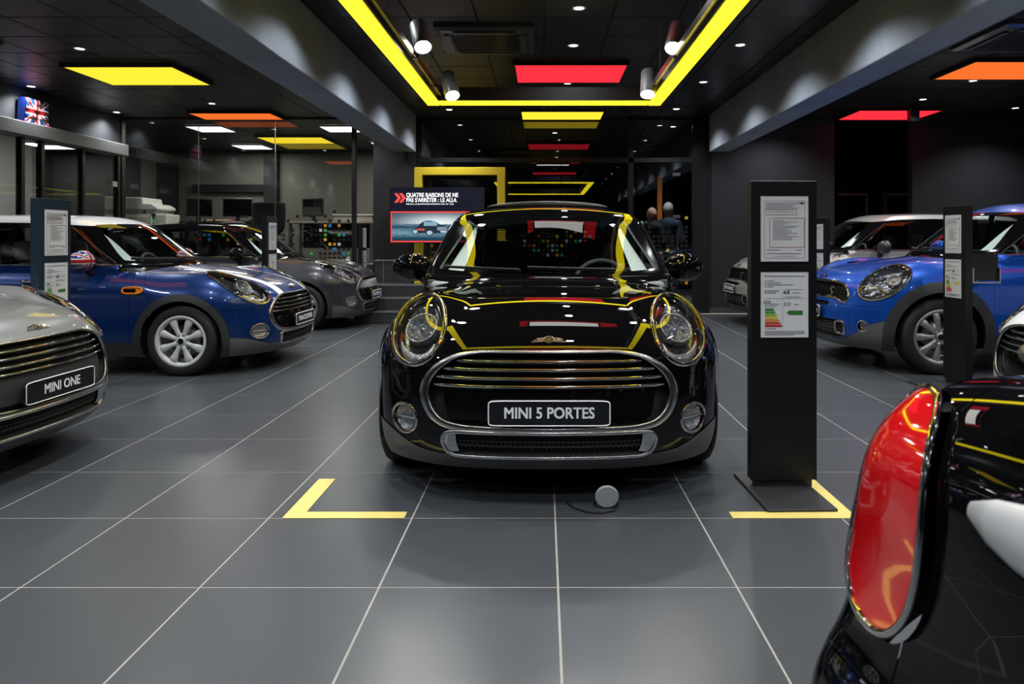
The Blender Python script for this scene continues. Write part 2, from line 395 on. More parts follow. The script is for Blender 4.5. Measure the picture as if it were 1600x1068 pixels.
def surface(k, h=.02, lo=None, hi=None):
    if lo is None:
        lo = np.array([-k.W-.06, -.06, k.zb-.05]); hi = np.array([k.W+.06, k.L+.06, 1.12 if k.open else (1.47 if not k.suv else 1.6)])
    lo = np.array(lo, float); hi = np.array(hi, float)
    n = np.ceil((hi-lo)/h).astype(int)+1
    ax = [lo[i]+h*np.arange(n[i]) for i in range(3)]
    X, Y, Z = np.meshgrid(*ax, indexing='ij')
    D = k.F(X.ravel(), Y.ravel(), Z.ravel()).reshape(X.shape)
    S = D < 0
    nx, ny, nz = S.shape
    cnt = np.zeros((nx-1, ny-1, nz-1)); pos = np.zeros((nx-1, ny-1, nz-1, 3))
    base = np.stack(np.meshgrid(ax[0][:-1], ax[1][:-1], ax[2][:-1], indexing='ij'), -1)
    def sl(o): return tuple(slice(o[i], S.shape[i]-1+o[i]) for i in range(3))
    for axis in range(3):
        oth = [i for i in range(3) if i != axis]
        for u in (0, 1):
            for v in (0, 1):
                o0 = [0, 0, 0]; o0[oth[0]] = u; o0[oth[1]] = v; o1 = list(o0); o1[axis] = 1
                d0 = D[sl(o0)]; d1 = D[sl(o1)]; m = (d0 < 0) != (d1 < 0)
                t = np.where(m, d0/np.where(m, d0-d1, 1), 0)
                off = np.zeros(m.shape+(3,)); off[..., oth[0]] = u; off[..., oth[1]] = v; off[..., axis] = t
                pos += np.where(m[..., None], base+off*h, 0); cnt += m
    act = cnt > 0
    idx = -np.ones(act.shape, int); idx[act] = np.arange(act.sum())
    V = pos[act]/cnt[act][:, None]
    Q = []
    for axis in range(3):
        oth = [(axis+1) % 3, (axis+2) % 3]
        sh0 = [slice(None)]*3; sh1 = [slice(None)]*3
        sh0[axis] = slice(0, -1); sh1[axis] = slice(1, None)
        m = S[tuple(sh0)] != S[tuple(sh1)]
        ii = np.argwhere(m)
        ok = np.ones(len(ii), bool)
        for o in oth: ok &= (ii[:, o] > 0) & (ii[:, o] < S.shape[o]-1)
        ii = ii[ok]; ins = S[tuple(ii.T)]
        def cell(du, dv):
            c = ii.copy(); c[:, oth[0]] += du; c[:, oth[1]] += dv
            return idx[c[:, 0], c[:, 1], c[:, 2]]
        q = np.stack([cell(-1, -1), cell(0, -1), cell(0, 0), cell(-1, 0)], 1)
        q[~ins] = q[~ins][:, ::-1]
        Q.append(q)
    Q = np.concatenate(Q)
    def proj(V, it=3):
        for _ in range(it):
            f = k.F(*V.T); g = k.grad(V); g2 = np.maximum((g*g).sum(1), .05)
            st = -(f/g2)[:, None]*g
            ln = np.linalg.norm(st, axis=1, keepdims=True); V = V+st*np.minimum(1, h/np.maximum(ln, 1e-9))
        return V
    V = proj(V, 3)
    E = np.concatenate([Q[:, [0, 1]], Q[:, [1, 2]], Q[:, [2, 3]], Q[:, [3, 0]]])
    for _ in range(3):
        acc = np.zeros_like(V); c = np.zeros(len(V))
        for a, b in ((0, 1), (1, 0)):
            np.add.at(acc, E[:, a], V[E[:, b]]); np.add.at(c, E[:, a], 1)
        V = proj(.5*V+.5*acc/np.maximum(c, 1)[:, None], 1)
    V = proj(V, 1)
    N = nrm(k.grad(V))
    T = np.concatenate([Q[:, [0, 1, 2]], Q[:, [0, 2, 3]]])
    fn = np.cross(V[T[:, 1]]-V[T[:, 0]], V[T[:, 2]]-V[T[:, 0]])
    flip = (fn*N[T[:, 0]]).sum(1) < 0
    T[flip] = T[flip][:, ::-1]
    return V, N, T

def split(M, d, k=None, g=0.0):
    """cut mesh M=(V,N,T) where d changes sign: (d>g) part and (d<-g) part"""
    def clip(M, d):
        V, N, T = M
        s = d > 0; c = s[T].sum(1)
        keep = T[c == 3]
        newV = []; out = [keep]
        cut = T[(c == 1) | (c == 2)]
        if len(cut):
            one = s[cut].sum(1) == 1
            A = cut[one]; B = cut[~one]
            def rot(T_, want):
                sel = s[T_] if want else ~s[T_]
                r = sel.argmax(1)
                return np.stack([T_[np.arange(len(T_)), (r+j) % 3] for j in range(3)], 1)
            A = rot(A, True); B = rot(B, False)
            edges = np.concatenate([A[:, [0, 1]], A[:, [0, 2]], B[:, [0, 1]], B[:, [0, 2]]])
            se = np.sort(edges, 1); ue, inv = np.unique(se, axis=0, return_inverse=True); inv = inv.ravel()
            da = d[ue[:, 0]]; db = d[ue[:, 1]]; t = (da/(da-db))[:, None]
            nv = V[ue[:, 0]]*(1-t)+V[ue[:, 1]]*t; nn = nrm(N[ue[:, 0]]*(1-t)+N[ue[:, 1]]*t)
            base = len(V); ids = base+inv
            na, nb = len(A), len(B)
            a01 = ids[:na]; a02 = ids[na:2*na]; b01 = ids[2*na:2*na+nb]; b02 = ids[2*na+nb:]
            out.append(np.stack([A[:, 0], a01, a02], 1))
            out.append(np.stack([b01, B[:, 1], B[:, 2]], 1)); out.append(np.stack([b01, B[:, 2], b02], 1))
            V = np.concatenate([V, nv]); N = np.concatenate([N, nn])
        T = np.concatenate(out) if out else np.zeros((0, 3), int)
        if len(T) == 0: return (np.zeros((0, 3)), np.zeros((0, 3)), np.zeros((0, 3), int))
        u, inv = np.unique(T, return_inverse=True)
        return (V[u], N[u], inv.reshape(-1, 3))
    return clip(M, d-g), clip(M, -d-g)

def raycast(k, P, D, far=1.6, n=400):
    """first hit of the body surface from points P along D"""
    P = np.asarray(P, float); D = np.broadcast_to(np.asarray(D, float), P.shape)
    ts = np.linspace(0, far, n)
    Q = P[:, None, :]+D[:, None, :]*ts[None, :, None]
    f = k.F(*Q.reshape(-1, 3).T).reshape(len(P), n)
    hit = (f < 0).argmax(1); hit = np.clip(hit, 1, n-1)
    a = ts[hit-1]; b = ts[hit]
    for _ in range(14):
        m = .5*(a+b); fm = k.F(*(P+D*m[:, None]).T); a = np.where(fm > 0, m, a); b = np.where(fm > 0, b, m)
    H = P+D*(.5*(a+b))[:, None]
    return H, nrm(k.grad(H))

def on_front(k, xz, off=0.0):
    xz = np.asarray(xz, float); P = np.stack([xz[:, 0], np.full(len(xz), -.1), xz[:, 1]], 1)
    H, N = raycast(k, P, (0, 1, 0)); return H+N*off, N
def on_top(k, xs, off=0.0):
    xs = np.asarray(xs, float); P = np.stack([xs[:, 0], xs[:, 1], np.full(len(xs), 1.75)], 1)
    H, N = raycast(k, P, (0, 0, -1)); return H+N*off, N
def on_side(k, sz, sgn=1, off=0.0):
    sz = np.asarray(sz, float); P = np.stack([np.full(len(sz), 1.1*sgn), sz[:, 0], sz[:, 1]], 1)
    H, N = raycast(k, P, (-sgn, 0, 0), far=.9); return H+N*off, N
def on_rear(k, xz, off=0.0):
    xz = np.asarray(xz, float); P = np.stack([xz[:, 0], np.full(len(xz), k.L+.1), xz[:, 1]], 1)
    H, N = raycast(k, P, (0, -1, 0), far=1.0); return H+N*off, N

def ring_pts(c, a, b, n=48, p=2.0, rot=0.0):
    out = []
    for i in range(n):
        t = 2*PI*i/n; ct, st = math.cos(t), math.sin(t)
        u = a*abs(ct)**(2/p)*(1 if ct >= 0 else -1); v = b*abs(st)**(2/p)*(1 if st >= 0 else -1)
        out.append((c[0]+u*math.cos(rot)-v*math.sin(rot), c[1]+u*math.sin(rot)+v*math.cos(rot)))
    return out

def resample(poly, n, closed=True, smooth=0):
    P = np.asarray(poly, float)
    if closed: P = np.concatenate([P, P[:1]])
    d = np.concatenate([[0], np.cumsum(np.linalg.norm(np.diff(P, axis=0), axis=1))])
    t = np.linspace(0, d[-1], n, endpoint=not closed)
    R = np.stack([np.interp(t, d, P[:, i]) for i in range(P.shape[1])], 1)
    for _ in range(smooth):
        if closed: R = .25*np.roll(R, 1, 0)+.5*R+.25*np.roll(R, -1, 0)
        else: R[1:-1] = .25*R[:-2]+.5*R[1:-1]+.25*R[2:]
    return R

def poly_dist(P, x, y):
    """signed distance to a closed polygon, positive inside"""
    P = np.asarray(P, float); x = np.asarray(x, float); y = np.asarray(y, float)
    d = np.full(x.shape, 1e9); ins = np.zeros(x.shape, bool)
    for i in range(len(P)):
        ax_, ay = P[i]; bx, by = P[(i+1) % len(P)]
        ex, ey = bx-ax_, by-ay; l2 = ex*ex+ey*ey+1e-12
        t = np.clip(((x-ax_)*ex+(y-ay)*ey)/l2, 0, 1)
        d = np.minimum(d, np.hypot(x-ax_-t*ex, y-ay-t*ey))
        c = ((ay > y) != (by > y)) & (x < (bx-ax_)*(y-ay)/(by-ay if abs(by-ay) > 1e-12 else 1e-12)+ax_)
        ins ^= c
    return np.where(ins, d, -d)

# front graphics -------------------------------------------------
def hex_outline(spec, n=120, smooth=6):
    half = spec
    pts = [(x, z) for x, z in half]+[(-x, z) for x, z in reversed(half)]
    return resample(pts, n, True, smooth)

GRILLE = hex_outline([(0, .682), (.30, .676), (.42, .655), (.505, .60), (.55, .535), (.555, .485), (.525, .41), (.47, .367), (.38, .353), (0, .348)][1:], 120, 3)
INTAKE = hex_outline([(.42, .338), (.463, .325), (.468, .30), (.445, .245), (.41, .228)], 120, 2)
HL_C = (.612, .745); HL_A, HL_B = .130, .142
FOG_C = (.648, .368); FOG_R = .060
S_GRILLE = hex_outline([(.30, .785), (.42, .775), (.50, .745), (.545, .69), (.56, .635), (.545, .605), (.50, .60), (.46, .625), (.40, .638)], 120, 2)
S_SLOT = hex_outline([(.33, .598), (.345, .59), (.345, .568), (.33, .56)], 80, 1)
S_INTAKE = hex_outline([(.50, .44), (.53, .425), (.53, .33), (.49, .285), (.42, .27)], 120, 2)

def obj_arrays(M): return M[0], M[1], M[2]

def offset_mesh(M, off):
    V, N, T = M
    o = off if np.isscalar(off) else off[:, None]
    return (V+N*o, N, T)

def islands(M):
    V, N, T = M; lab = np.arange(len(V))
    while True:
        m = lab[T].min(1); new = lab.copy()
        for i in range(3): np.minimum.at(new, T[:, i], m)
        new = new[new]
        if (new == lab).all(): break
        lab = new
    out = []
    for l in np.unique(lab[T[:, 0]]):
        t = T[lab[T[:, 0]] == l]; u, inv = np.unique(t, return_inverse=True)
        out.append((V[u], N[u], inv.reshape(-1, 3)))
    return out

def loop_of(M, n=72, smooth=3):
    """longest boundary loop of an open mesh region, evened out: points and normals"""
    V, N, T = M
    E = np.concatenate([T[:, [0, 1]], T[:, [1, 2]], T[:, [2, 0]]]); key = np.sort(E, 1)
    u, inv, c = np.unique(key, axis=0, return_inverse=True, return_counts=True)
    B = E[c[inv.ravel()] == 1]; nxt = {int(a): int(b) for a, b in B}
    best = []
    seen = set()
    for st in list(nxt):
        if st in seen: continue
        lp = [st]; seen.add(st); q = nxt[st]
        while q != st and q in nxt and q not in seen: lp.append(q); seen.add(q); q = nxt[q]
        if len(lp) > len(best): best = lp
    P = np.concatenate([V[best], N[best]], 1)
    R = resample(P, n, True, 0)
    d = np.concatenate([[0], np.cumsum(np.linalg.norm(np.diff(np.concatenate([V[best], V[best][:1]]), axis=0), axis=1))])
    t = np.linspace(0, d[-1], n, endpoint=False); Q = np.concatenate([P, P[:1]])
    R = np.stack([np.interp(t, d, Q[:, i]) for i in range(6)], 1)
    for _ in range(smooth): R = .25*np.roll(R, 1, 0)+.5*R+.25*np.roll(R, -1, 0)
    return R[:, :3], nrm(R[:, 3:])

def loop_tube(M, w, flat, off, name, n=72, smooth=3, shrink=1.0):
    H, N = loop_of(M, n, smooth); c = H.mean(0); H = c+(H-c)*shrink
    return MB().tube(H+N*off, w, 8, True, [tuple(v) for v in N], flat).mesh(name, True)

CAR = {}
def car_meshes(k):
    """cut the body of kind k into its panels; returns {part: [mesh datablock, material key]} and geometry for add-ons"""
    M = surface(k, .021 if not k.suv else .023)
    P = {}; k.reg = {}
    def XYZ(M): return M[0][:, 0], M[0][:, 1], M[0][:, 2]
    def cut(M, fn, g=0.0):
        x, s, z = XYZ(M)
        if len(x) == 0: return M, M
        return split(M, fn(np.abs(x), s, z, x), k, g)
    def save(key, M, m, off=0.0):
        if len(M[2]) == 0: return
        for q, I in enumerate(islands(M)):
            if len(I[2]) < 12: continue
            if off: I = offset_mesh(I, off)
            kk = key+('|%d' % q if q else '') if '>' not in key else key
            P[kk] = (new_mesh(key.split('|')[0], I[0], I[2], True, I[1]), m)
    L = k.L
    wellf = lambda R: (lambda t, s, z, x: np.maximum(np.minimum(R-np.hypot(s-k.sf, z-k.zw), t-.45), np.minimum(R-np.hypot(s-k.sr, z-k.zw), t-.45)))
    _, M = cut(M, lambda t, s, z, x: (k.zb-z))
    _, M = cut(M, wellf(k.R1))
    tr, M = cut(M, wellf(k.R2))
    for nm, cond in (('front', lambda t, s, z, x: 1.8-s), ('rear', lambda t, s, z, x: s-1.8)):
        a, _ = cut(tr, cond); l, r = cut(a, lambda t, s, z, x: x)
        save('wheel_arch_trim|%s|l' % nm, l, 'plastic', .010); save('wheel_arch_trim|%s|r' % nm, r, 'plastic', .010)
    # lower lip and sills
    if not k.suv:
        zs = curve([(0, .232), (.3, .232), (.55, .245), (.7, .30), (.8, .33), (.9, .33)], .03)
        lip, M = cut(M, lambda t, s, z, x: np.where(s < k.sf, zs(t), np.where(s < k.sr, .29, .30))-z, .0012)
    else:
        zs = curve([(0, .26), (.4, .265), (.6, .31), (.72, .40), (.8, .46), (.95, .47)], .03)
        lip, M = cut(M, lambda t, s, z, x: np.where(s < k.sf, zs(t), np.where(s < k.sr, .36, .40))-z, .0012)
    f, rest = cut(lip, lambda t, s, z, x: k.sf-s)
    save('front_lip', f, 'lip', .004)
    r, sd = cut(rest, lambda t, s, z, x: s-k.sr); save('rear_lip', r, 'plastic', .003)
    a, b = cut(sd, lambda t, s, z, x: x); save('sill|l', a, 'plastic', .003); save('sill|r', b, 'plastic', .003)
    # openings
    front = lambda f: (lambda t, s, z, x: np.where(s < .62, f(t, z, x), -.1))
    if not k.suv:
        g, M = cut(M, front(lambda t, z, x: poly_dist(GRILLE, x, z)))
        i, M = cut(M, front(lambda t, z, x: poly_dist(INTAKE, x, z)))
        k.grille = g; k.intake = i
        save('grille_panel', g, 'blackmatt', -.045); save('intake_panel', i, 'blackmatt', -.05)
        hl, M = cut(M, lambda t, s, z, x: np.where(s < .8, 1-np.hypot((t-HL_C[0])/HL_A, (z-HL_C[1])/HL_B), -1)*.13)
        fg, M = cut(M, front(lambda t, z, x: FOG_R-np.hypot(t-FOG_C[0], z-FOG_C[1])))
    else:
        g, M = cut(M, front(lambda t, z, x: poly_dist(S_GRILLE, x, z)))
        i, M = cut(M, front(lambda t, z, x: poly_dist(S_INTAKE, x, z)))
        sl_, M = cut(M, front(lambda t, z, x: poly_dist(S_SLOT, x, z)))
        save('grille_panel', g, 'blackmatt', -.04); save('intake_panel', i, 'blackmatt', -.04); save('slot_panel', sl_, 'blackmatt', -.03)
        # slanted oval lamp that wraps into the wing
        def suvlamp(t, s, z, x):
            u = (t-.66)*.55+(s-.42)*.85; v = z-.795
            uu = u*math.cos(.5)+v*math.sin(.5); vv = -u*math.sin(.5)+v*math.cos(.5)
            return np.where((s < 1.0) & (t > .35), 1-np.hypot(uu/.235, vv/.125), -1)*.12
        hl, M = cut(M, suvlamp)
        fg, M = cut(M, front(lambda t, z, x: .045-np.hypot((t-.70)*1.3, z-.405)))
    for nm, reg, dep in (('headlight', hl, .075), ('fog_lamp', fg, .03)):
        for sd, sg in (('l', 1), ('r', -1)):
            a, _ = cut(reg, lambda t, s, z, x: x*sg)
            if nm == 'headlight':
                if not k.suv: q = 1-((np.abs(a[0][:, 0])-HL_C[0])/HL_A)**2-((a[0][:, 2]-HL_C[1])/HL_B)**2
                else: q = np.clip(suvlamp(np.abs(a[0][:, 0]), a[0][:, 1], a[0][:, 2], 0)/.12*1.6, 0, 1)
            else:
                c = FOG_C if not k.suv else (.70, .405)
                q = 1-((np.abs(a[0][:, 0])-c[0])**2+(a[0][:, 2]-c[1])**2)/FOG_R**2
            k.reg[(nm, sd)] = a
            save('%s>lens|%s' % (nm, sd), a, 'lens')
            b = (a[0]-a[1]*(.012+dep*np.sqrt(np.clip(q, 0, 1)))[:, None], a[1], a[2])
            P['%s>reflector|%s' % (nm, sd)] = (new_mesh('reflector', b[0], b[2], True), 'reflector')
    # glass house
    if not k.open:
        bz = k.belt; top = k.roof(1.7)-.062
        tw = curve([(bz-.1, .70), (bz+.02, .672), (top-.1, .55), (top, .505), (top+.1, .46)], .01)
        wf = lambda t, s, z, x: np.minimum.reduce([z-(bz+.012+.02*(t/.6)**2), top+.006-.02*(t/.5)**2-z, tw(z)-t, (k.ws(z)+k.wc*(t/.7)**2+.07)-s])
        wsg, M = cut(M, wf, .001); save('windscreen', wsg, 'glass')
        # pale inner pillar covers behind the lower corners of the windscreen
        ip, _ = cut(wsg, lambda t, s, z, x: np.minimum(np.minimum(t-(tw(z)-.03-.115*np.clip(1-(z-bz)/.34, 0, 1)**.7), tw(z)-.022-t), z-bz-.03))
        save('pillar_cover', ip, 'trim', -.05)
        zt = lambda s: k.roof(s)-.098
        af = lambda z: k.ws(z)+k.wc*.95+.05
        sidef = lambda s0, s1: (lambda t, s, z, x: np.minimum.reduce([z-(bz+.008), zt(s)-z, s-(s0 if s0 else 0) if s0 else s-af(z), s1-s, t-.45]))
        b1 = 2.02 if k.name == 'five' else (2.30 if not k.suv else 2.16)
        w1, M = cut(M, sidef(None, b1), .001)
        c2 = (b1+.07, L-.62)
        w2, M = cut(M, sidef(*c2), .001)
        for sd, sg in (('l', 1), ('r', -1)):
            a, _ = cut(w1, lambda t, s, z, x: x*sg); save('side_window|front|%s' % sd, a, 'glass')
            a, _ = cut(w2, lambda t, s, z, x: x*sg); save('side_window|rear|%s' % sd, a, 'glassd')
        rw, M = cut(M, lambda t, s, z, x: np.minimum.reduce([z-(bz+.05), (k.roof(L-.3)-.10)-z, .56-.25*np.maximum(z-bz, 0)-t, s-(L-.62)]), .001)
        save('rear_window', rw, 'glassd')
        rf, M = cut(M, lambda t, s, z, x: np.minimum(z-(k.roof(s)-.078-.012*(t/.6)**2), s-(k.ws(1.33 if not k.suv else 1.45)-.06)), .0012)
        save('roof', rf, 'roof')
        pl, M = cut(M, lambda t, s, z, x: np.where(s > 1.0, z-(bz-.004), -1), .0012)
        save('pillars', pl, 'pillar')
        # light trim inside the windscreen pillars
        ap, _ = cut(pl, lambda t, s, z, x: np.minimum(af(z)-s, t-.4))
        save('pillar_trim', ap, 'trim', -.018)
        # bonnet
        cowl = lambda t: 1.035+.15*(t/.7)**2
        zl = .563 if not k.suv else .585
    else:
        cowl = lambda t: 1.035+.15*(t/.7)**2; zl = .563; bz = .955
    bon, M = cut(M, lambda t, s, z, x: np.minimum.reduce([z-zl, cowl(t)-s, (1.17-(.93-z)*.5)-s if not k.suv else (1.18-(1.0-z)*.5)-s]), .0013)
    save('bonnet', bon, 'paint')
    if not k.suv and not k.open:
        for sd, sg in (('l', 1), ('r', -1)):
            st, _ = cut(bon, lambda t, s, z, x: np.where(x*sg > 0, .05-np.abs(t-.33), -1))
            save('bonnet_stripe|%s' % sd, st, 'stripe', .0012)
    cw, M = cut(M, lambda t, s, z, x: np.minimum(1.36-s, z-(bz-.06))); save('cowl_panel', cw, 'pillar')
    # tail lamps
    tlc = (.70, .815, .085, .125) if not k.suv else (.70, .93, .09, .15)
    if k.open: tlc = (.665, .838, .10, .135)
    tl, M = cut(M, lambda t, s, z, x: np.where(s > L-.5, 1-(np.abs((t-tlc[0])/tlc[2])**2.5+np.abs((z-tlc[1])/tlc[3])**2.5)**.4, -1)*.1, .002)
    for sd, sg in (('l', 1), ('r', -1)):
        a, _ = cut(tl, lambda t, s, z, x: x*sg); k.reg[('tail', sd)] = a; save('tail_light|%s' % sd, a, 'red', .012)
    k.tlc = tlc
    fb, M = cut(M, lambda t, s, z, x: np.minimum(k.sf+.02-s, zl+.05-z), .0013); save('front_bumper', fb, 'paint')
    rb, M = cut(M, lambda t, s, z, x: np.minimum(s-(k.sr+.05), .655-z-.10*np.maximum(t-.6, 0) if not k.suv else .70-z), .0013); save('rear_bumper', rb, 'paint')
    tg, M = cut(M, lambda t, s, z, x: np.minimum(s-(L-.42), .60-t), .0013); save('tailgate', tg, 'paint')
    doors = [(1.22, 2.36)] if k.name != 'five' else [(1.22, 2.06), (2.06, 2.86)]
    if k.suv: doors = [(1.26, 2.20), (2.20, 3.0)]
    for n_, (d0, d1) in enumerate(doors):
        dr, M = cut(M, lambda t, s, z, x: np.minimum.reduce([s-d0, d1-s, t-.4, z-.20, 1.8+z-s if n_ == len(doors)-1 else s*0+1]), .0014)
        for sd, sg in (('l', 1), ('r', -1)):
            a, _ = cut(dr, lambda t, s, z, x: x*sg); save('door|%d|%s' % (n_, sd), a, 'paint')
    a, b = cut(M, lambda t, s, z, x: x)
    save('body_side|l', a, 'paint'); save('body_side|r', b, 'paint')
    return P

def ring(k, pts, w, flat, name, off=0.0, proj=on_front, closed=True, n=None):
    H, N = proj(k, pts, off)
    b = MB(); b.tube(H, w, 8, closed, [tuple(v) for v in N], flat); return b.mesh(name, True)

def wall_strip(k, pts, d0, d1, name, proj=on_front):
    H, N = proj(k, pts); n = len(H)
    V = np.concatenate([H+N*d0, H+N*d1]); F = [(i, (i+1) % n, n+(i+1) % n, n+i) for i in range(n)]
    return new_mesh(name, V, F, True)

# wheels ----------------------------------------------------------
def wheel_meshes(R, rim, width, spokes, style):
    """axis along x, outer face at +x"""
    D = {}
    w2 = width/2
    prof = [(rim-.005, -w2+.01), (rim+.01, -w2), (R-.035, -w2), (R-.010, -w2+.012), (R-.001, -w2+.03), (R, 0), (R-.001, w2-.03), (R-.010, w2-.012), (R-.035, w2+.002), (rim+.022, w2+.004), (rim+.008, w2), (rim-.005, w2-.01)]
    D['tyre'] = MB().lathe(prof, 56, 'x').mesh('tyre', True)
    r = MB()
    r.lathe([(rim-.03, -w2+.02), (rim, -w2+.02), (rim-.012, -w2+.04), (rim-.022, w2-.05), (rim-.030, w2-.022), (rim-.020, w2-.006), (rim+.004, w2+.004), (rim+.009, w2-.004), (rim+.002, w2-.014)], 56, 'x')
    D['rim'] = r.mesh('rim', True)
    # spokes: tapered oval bars
    s = MB()
    for i in range(spokes):
        a = 2*PI*(i+.5)/spokes
        ca, sa = math.cos(a), math.sin(a); rr = np.linspace(.045, rim-.016, 9)
        wd = np.interp(rr, [.04, .10, rim-.05, rim-.016], [.018, .021, .035, .032]) if style == 'oval' else np.interp(rr, [.04, .10, rim-.016], [.024, .022, .027])
        dep = np.interp(rr, [.04, .10, rim-.05, rim-.01], [w2-.016, w2-.014, w2-.010, w2-.022])
        b = len(s.v); nseg = 10
        for q, rad in enumerate(rr):
            for j in range(nseg):
                an = 2*PI*j/nseg
                u = wd[q]*math.cos(an); h = .014*math.sin(an)
                s.v.append((dep[q]+h-.006, rad*ca-u*sa, rad*sa+u*ca))
        for q in range(len(rr)-1):
            for j in range(nseg):
                j2 = (j+1) % nseg
                s.f.append((b+q*nseg+j, b+q*nseg+j2, b+(q+1)*nseg+j2, b+(q+1)*nseg+j))
        s.f.append(tuple(b+j for j in range(nseg))); s.f.append(tuple(b+(len(rr)-1)*nseg+j for j in range(nseg))[::-1])
    D['spokes'] = s.mesh('spokes', True)
    one = MB(); nv = 9*10; one.v = s.v[:nv]; one.f = [f for f in s.f if max(f) < nv]
    D['spoke'] = one.mesh('spoke', True)
    D['hub'] = MB().lathe([(0, w2-.006), (.02, w2-.006), (.03, w2-.004), (.034, w2-.01), (.052, w2-.014), (.066, w2-.022), (.07, w2-.05)], 32, 'x').mesh('hub', True)
    D['hub_cap'] = MB().lathe([(0, w2+.001), (.022, w2), (.026, w2-.004), (.027, w2-.012)], 24, 'x').mesh('hub_cap', True)
    D['brake_disc'] = MB().lathe([(0, w2-.075), (.06, w2-.075), (.075, w2-.085), (.135, w2-.085), (.135, w2-.105), (0, w2-.105)], 40, 'x').mesh('brake_disc', True)
    return D
WH = {}

def ellipsoid(a, b, c, nu=28, nv=18, p=2.0):
    V = []; F = []
    for j in range(nv+1):
        ph = -PI/2+PI*j/nv
        for i in range(nu):
            th = 2*PI*i/nu
            V.append((a*math.cos(ph)*math.cos(th), b*math.cos(ph)*math.sin(th), c*math.sin(ph)))
    for j in range(nv):
        for i in range(nu):
            i2 = (i+1) % nu
            F.append((j*nu+i, j*nu+i2, (j+1)*nu+i2, (j+1)*nu+i))
    return V, F

def union_jack(u, v):
    """colour of the Union Jack at u,v in [-1,1] (2:1.3 field)"""
    W_, R_, B_ = (.72, .74, .76), (.45, .015, .025), (.010, .035, .20)
    x, y = u*1.5, v
    if abs(x) < .17 or abs(y) < .17: return R_
    if abs(x) < .30 or abs(y) < .30: return W_
    d1 = abs(y*1.5-x)/1.803; d2 = abs(y*1.5+x)/1.803
    if min(d1, d2) < .085: return R_
    if min(d1, d2) < .20: return W_
    return B_
def seat_meshes():
    """cushion, backrest and headrest cages"""
    def rb(cx, cy, cz, a, b, c, tilt=0.0):
        V = []; 
        for z in (-c, -c*.5, c*.5, c):
            for (x, y) in ((-a, -b), (0, -b*1.1), (a, -b), (a*1.06, 0), (a, b), (0, b*1.1), (-a, b), (-a*1.06, 0)):
                k = .86 if abs(z) == c else 1.0
                yy = y*k+z*tilt
                V.append((cx+x*k, cy+yy, cz+z))
        F = []
        for q in range(3):
            for j in range(8):
                j2 = (j+1) % 8; F.append((q*8+j, q*8+j2, q*8+8+j2, q*8+8+j))
        F.append(tuple(range(8))[::-1]); F.append(tuple(24+j for j in range(8)))
        return V, F
    D = {}
    D['seat_cushion'] = smooth_blob(*rb(0, 0, .36, .25, .25, .09), 2)
    D['seat_back'] = smooth_blob(*rb(0, .34, .70, .24, .07, .30, .28), 2)
    D['headrest'] = smooth_blob(*rb(0, .46, 1.085, .135, .05, .10, .15), 2)
    return D
SEAT = seat_meshes()

def add_headlight_extras(k, root, sd, sg, ringmat):
    """projector, ring, turn lamp inside a round headlight"""
    H, N = on_front(k, [(sg*(HL_C[0]-.004), HL_C[1]+.022)])
    c = Vector(H[0]); n = (Vector((sg*.2, -1, .15)).normalized()*.35+Vector(N[0])*.65).normalized()
    rot = n.to_track_quat('Z', 'Y').to_euler()
    b = MB().lathe([(0, -.050), (.02, -.049), (.045, -.040), (.066, -.022), (.078, -.004), (.082, .004), (.087, .004), (.090, -.004), (.090, -.04)], 44)
    o = b.build('projector', REFLECTOR, root, True); o.location = c-n*.028; o.rotation_euler = rot; o.scale = (.9, .9, .9)
    b = MB().lathe([(0, .006), (.03, .005), (.06, .002), (.083, -.003)], 40)
    o = b.build('projector_lens', LENS, root, True); o.location = c-n*.026; o.rotation_euler = rot; o.scale = (.9, .9, .9)
    b = MB().lathe([(0, .030), (.010, .028), (.016, .018), (.018, 0), (.018, -.01)], 20)
    o = b.build('bulb', SATIN, root, True); o.location = c-n*.066; o.rotation_euler = rot
    for q in range(8):
        a = 2*PI*q/8; o = MB().box(.024, .074, -.0015, .0015, -.008, .004).build('reflector_rib', RINGMETAL, root); o.location = c-n*.046; o.rotation_euler = (n.to_track_quat('Z', 'Y').to_matrix() @ Matrix.Rotation(a, 3, 'Z')).to_euler()
    # lower turn-signal crescent
    pts = [(sg*(HL_C[0]+.095*math.cos(a)), HL_C[1]-.004+.112*math.sin(a)) for a in np.linspace(PI*1.12, PI*1.88, 18)]
    H, N = on_front(k, pts, -.016)
    m = MB(); m.tube(H, [.005+.020*math.sin(PI*(i+.3)/17.6) for i in range(18)], 8, False, [tuple(v) for v in N], .5)
    m.build('turn_lamp', REFLECTOR, root, True)

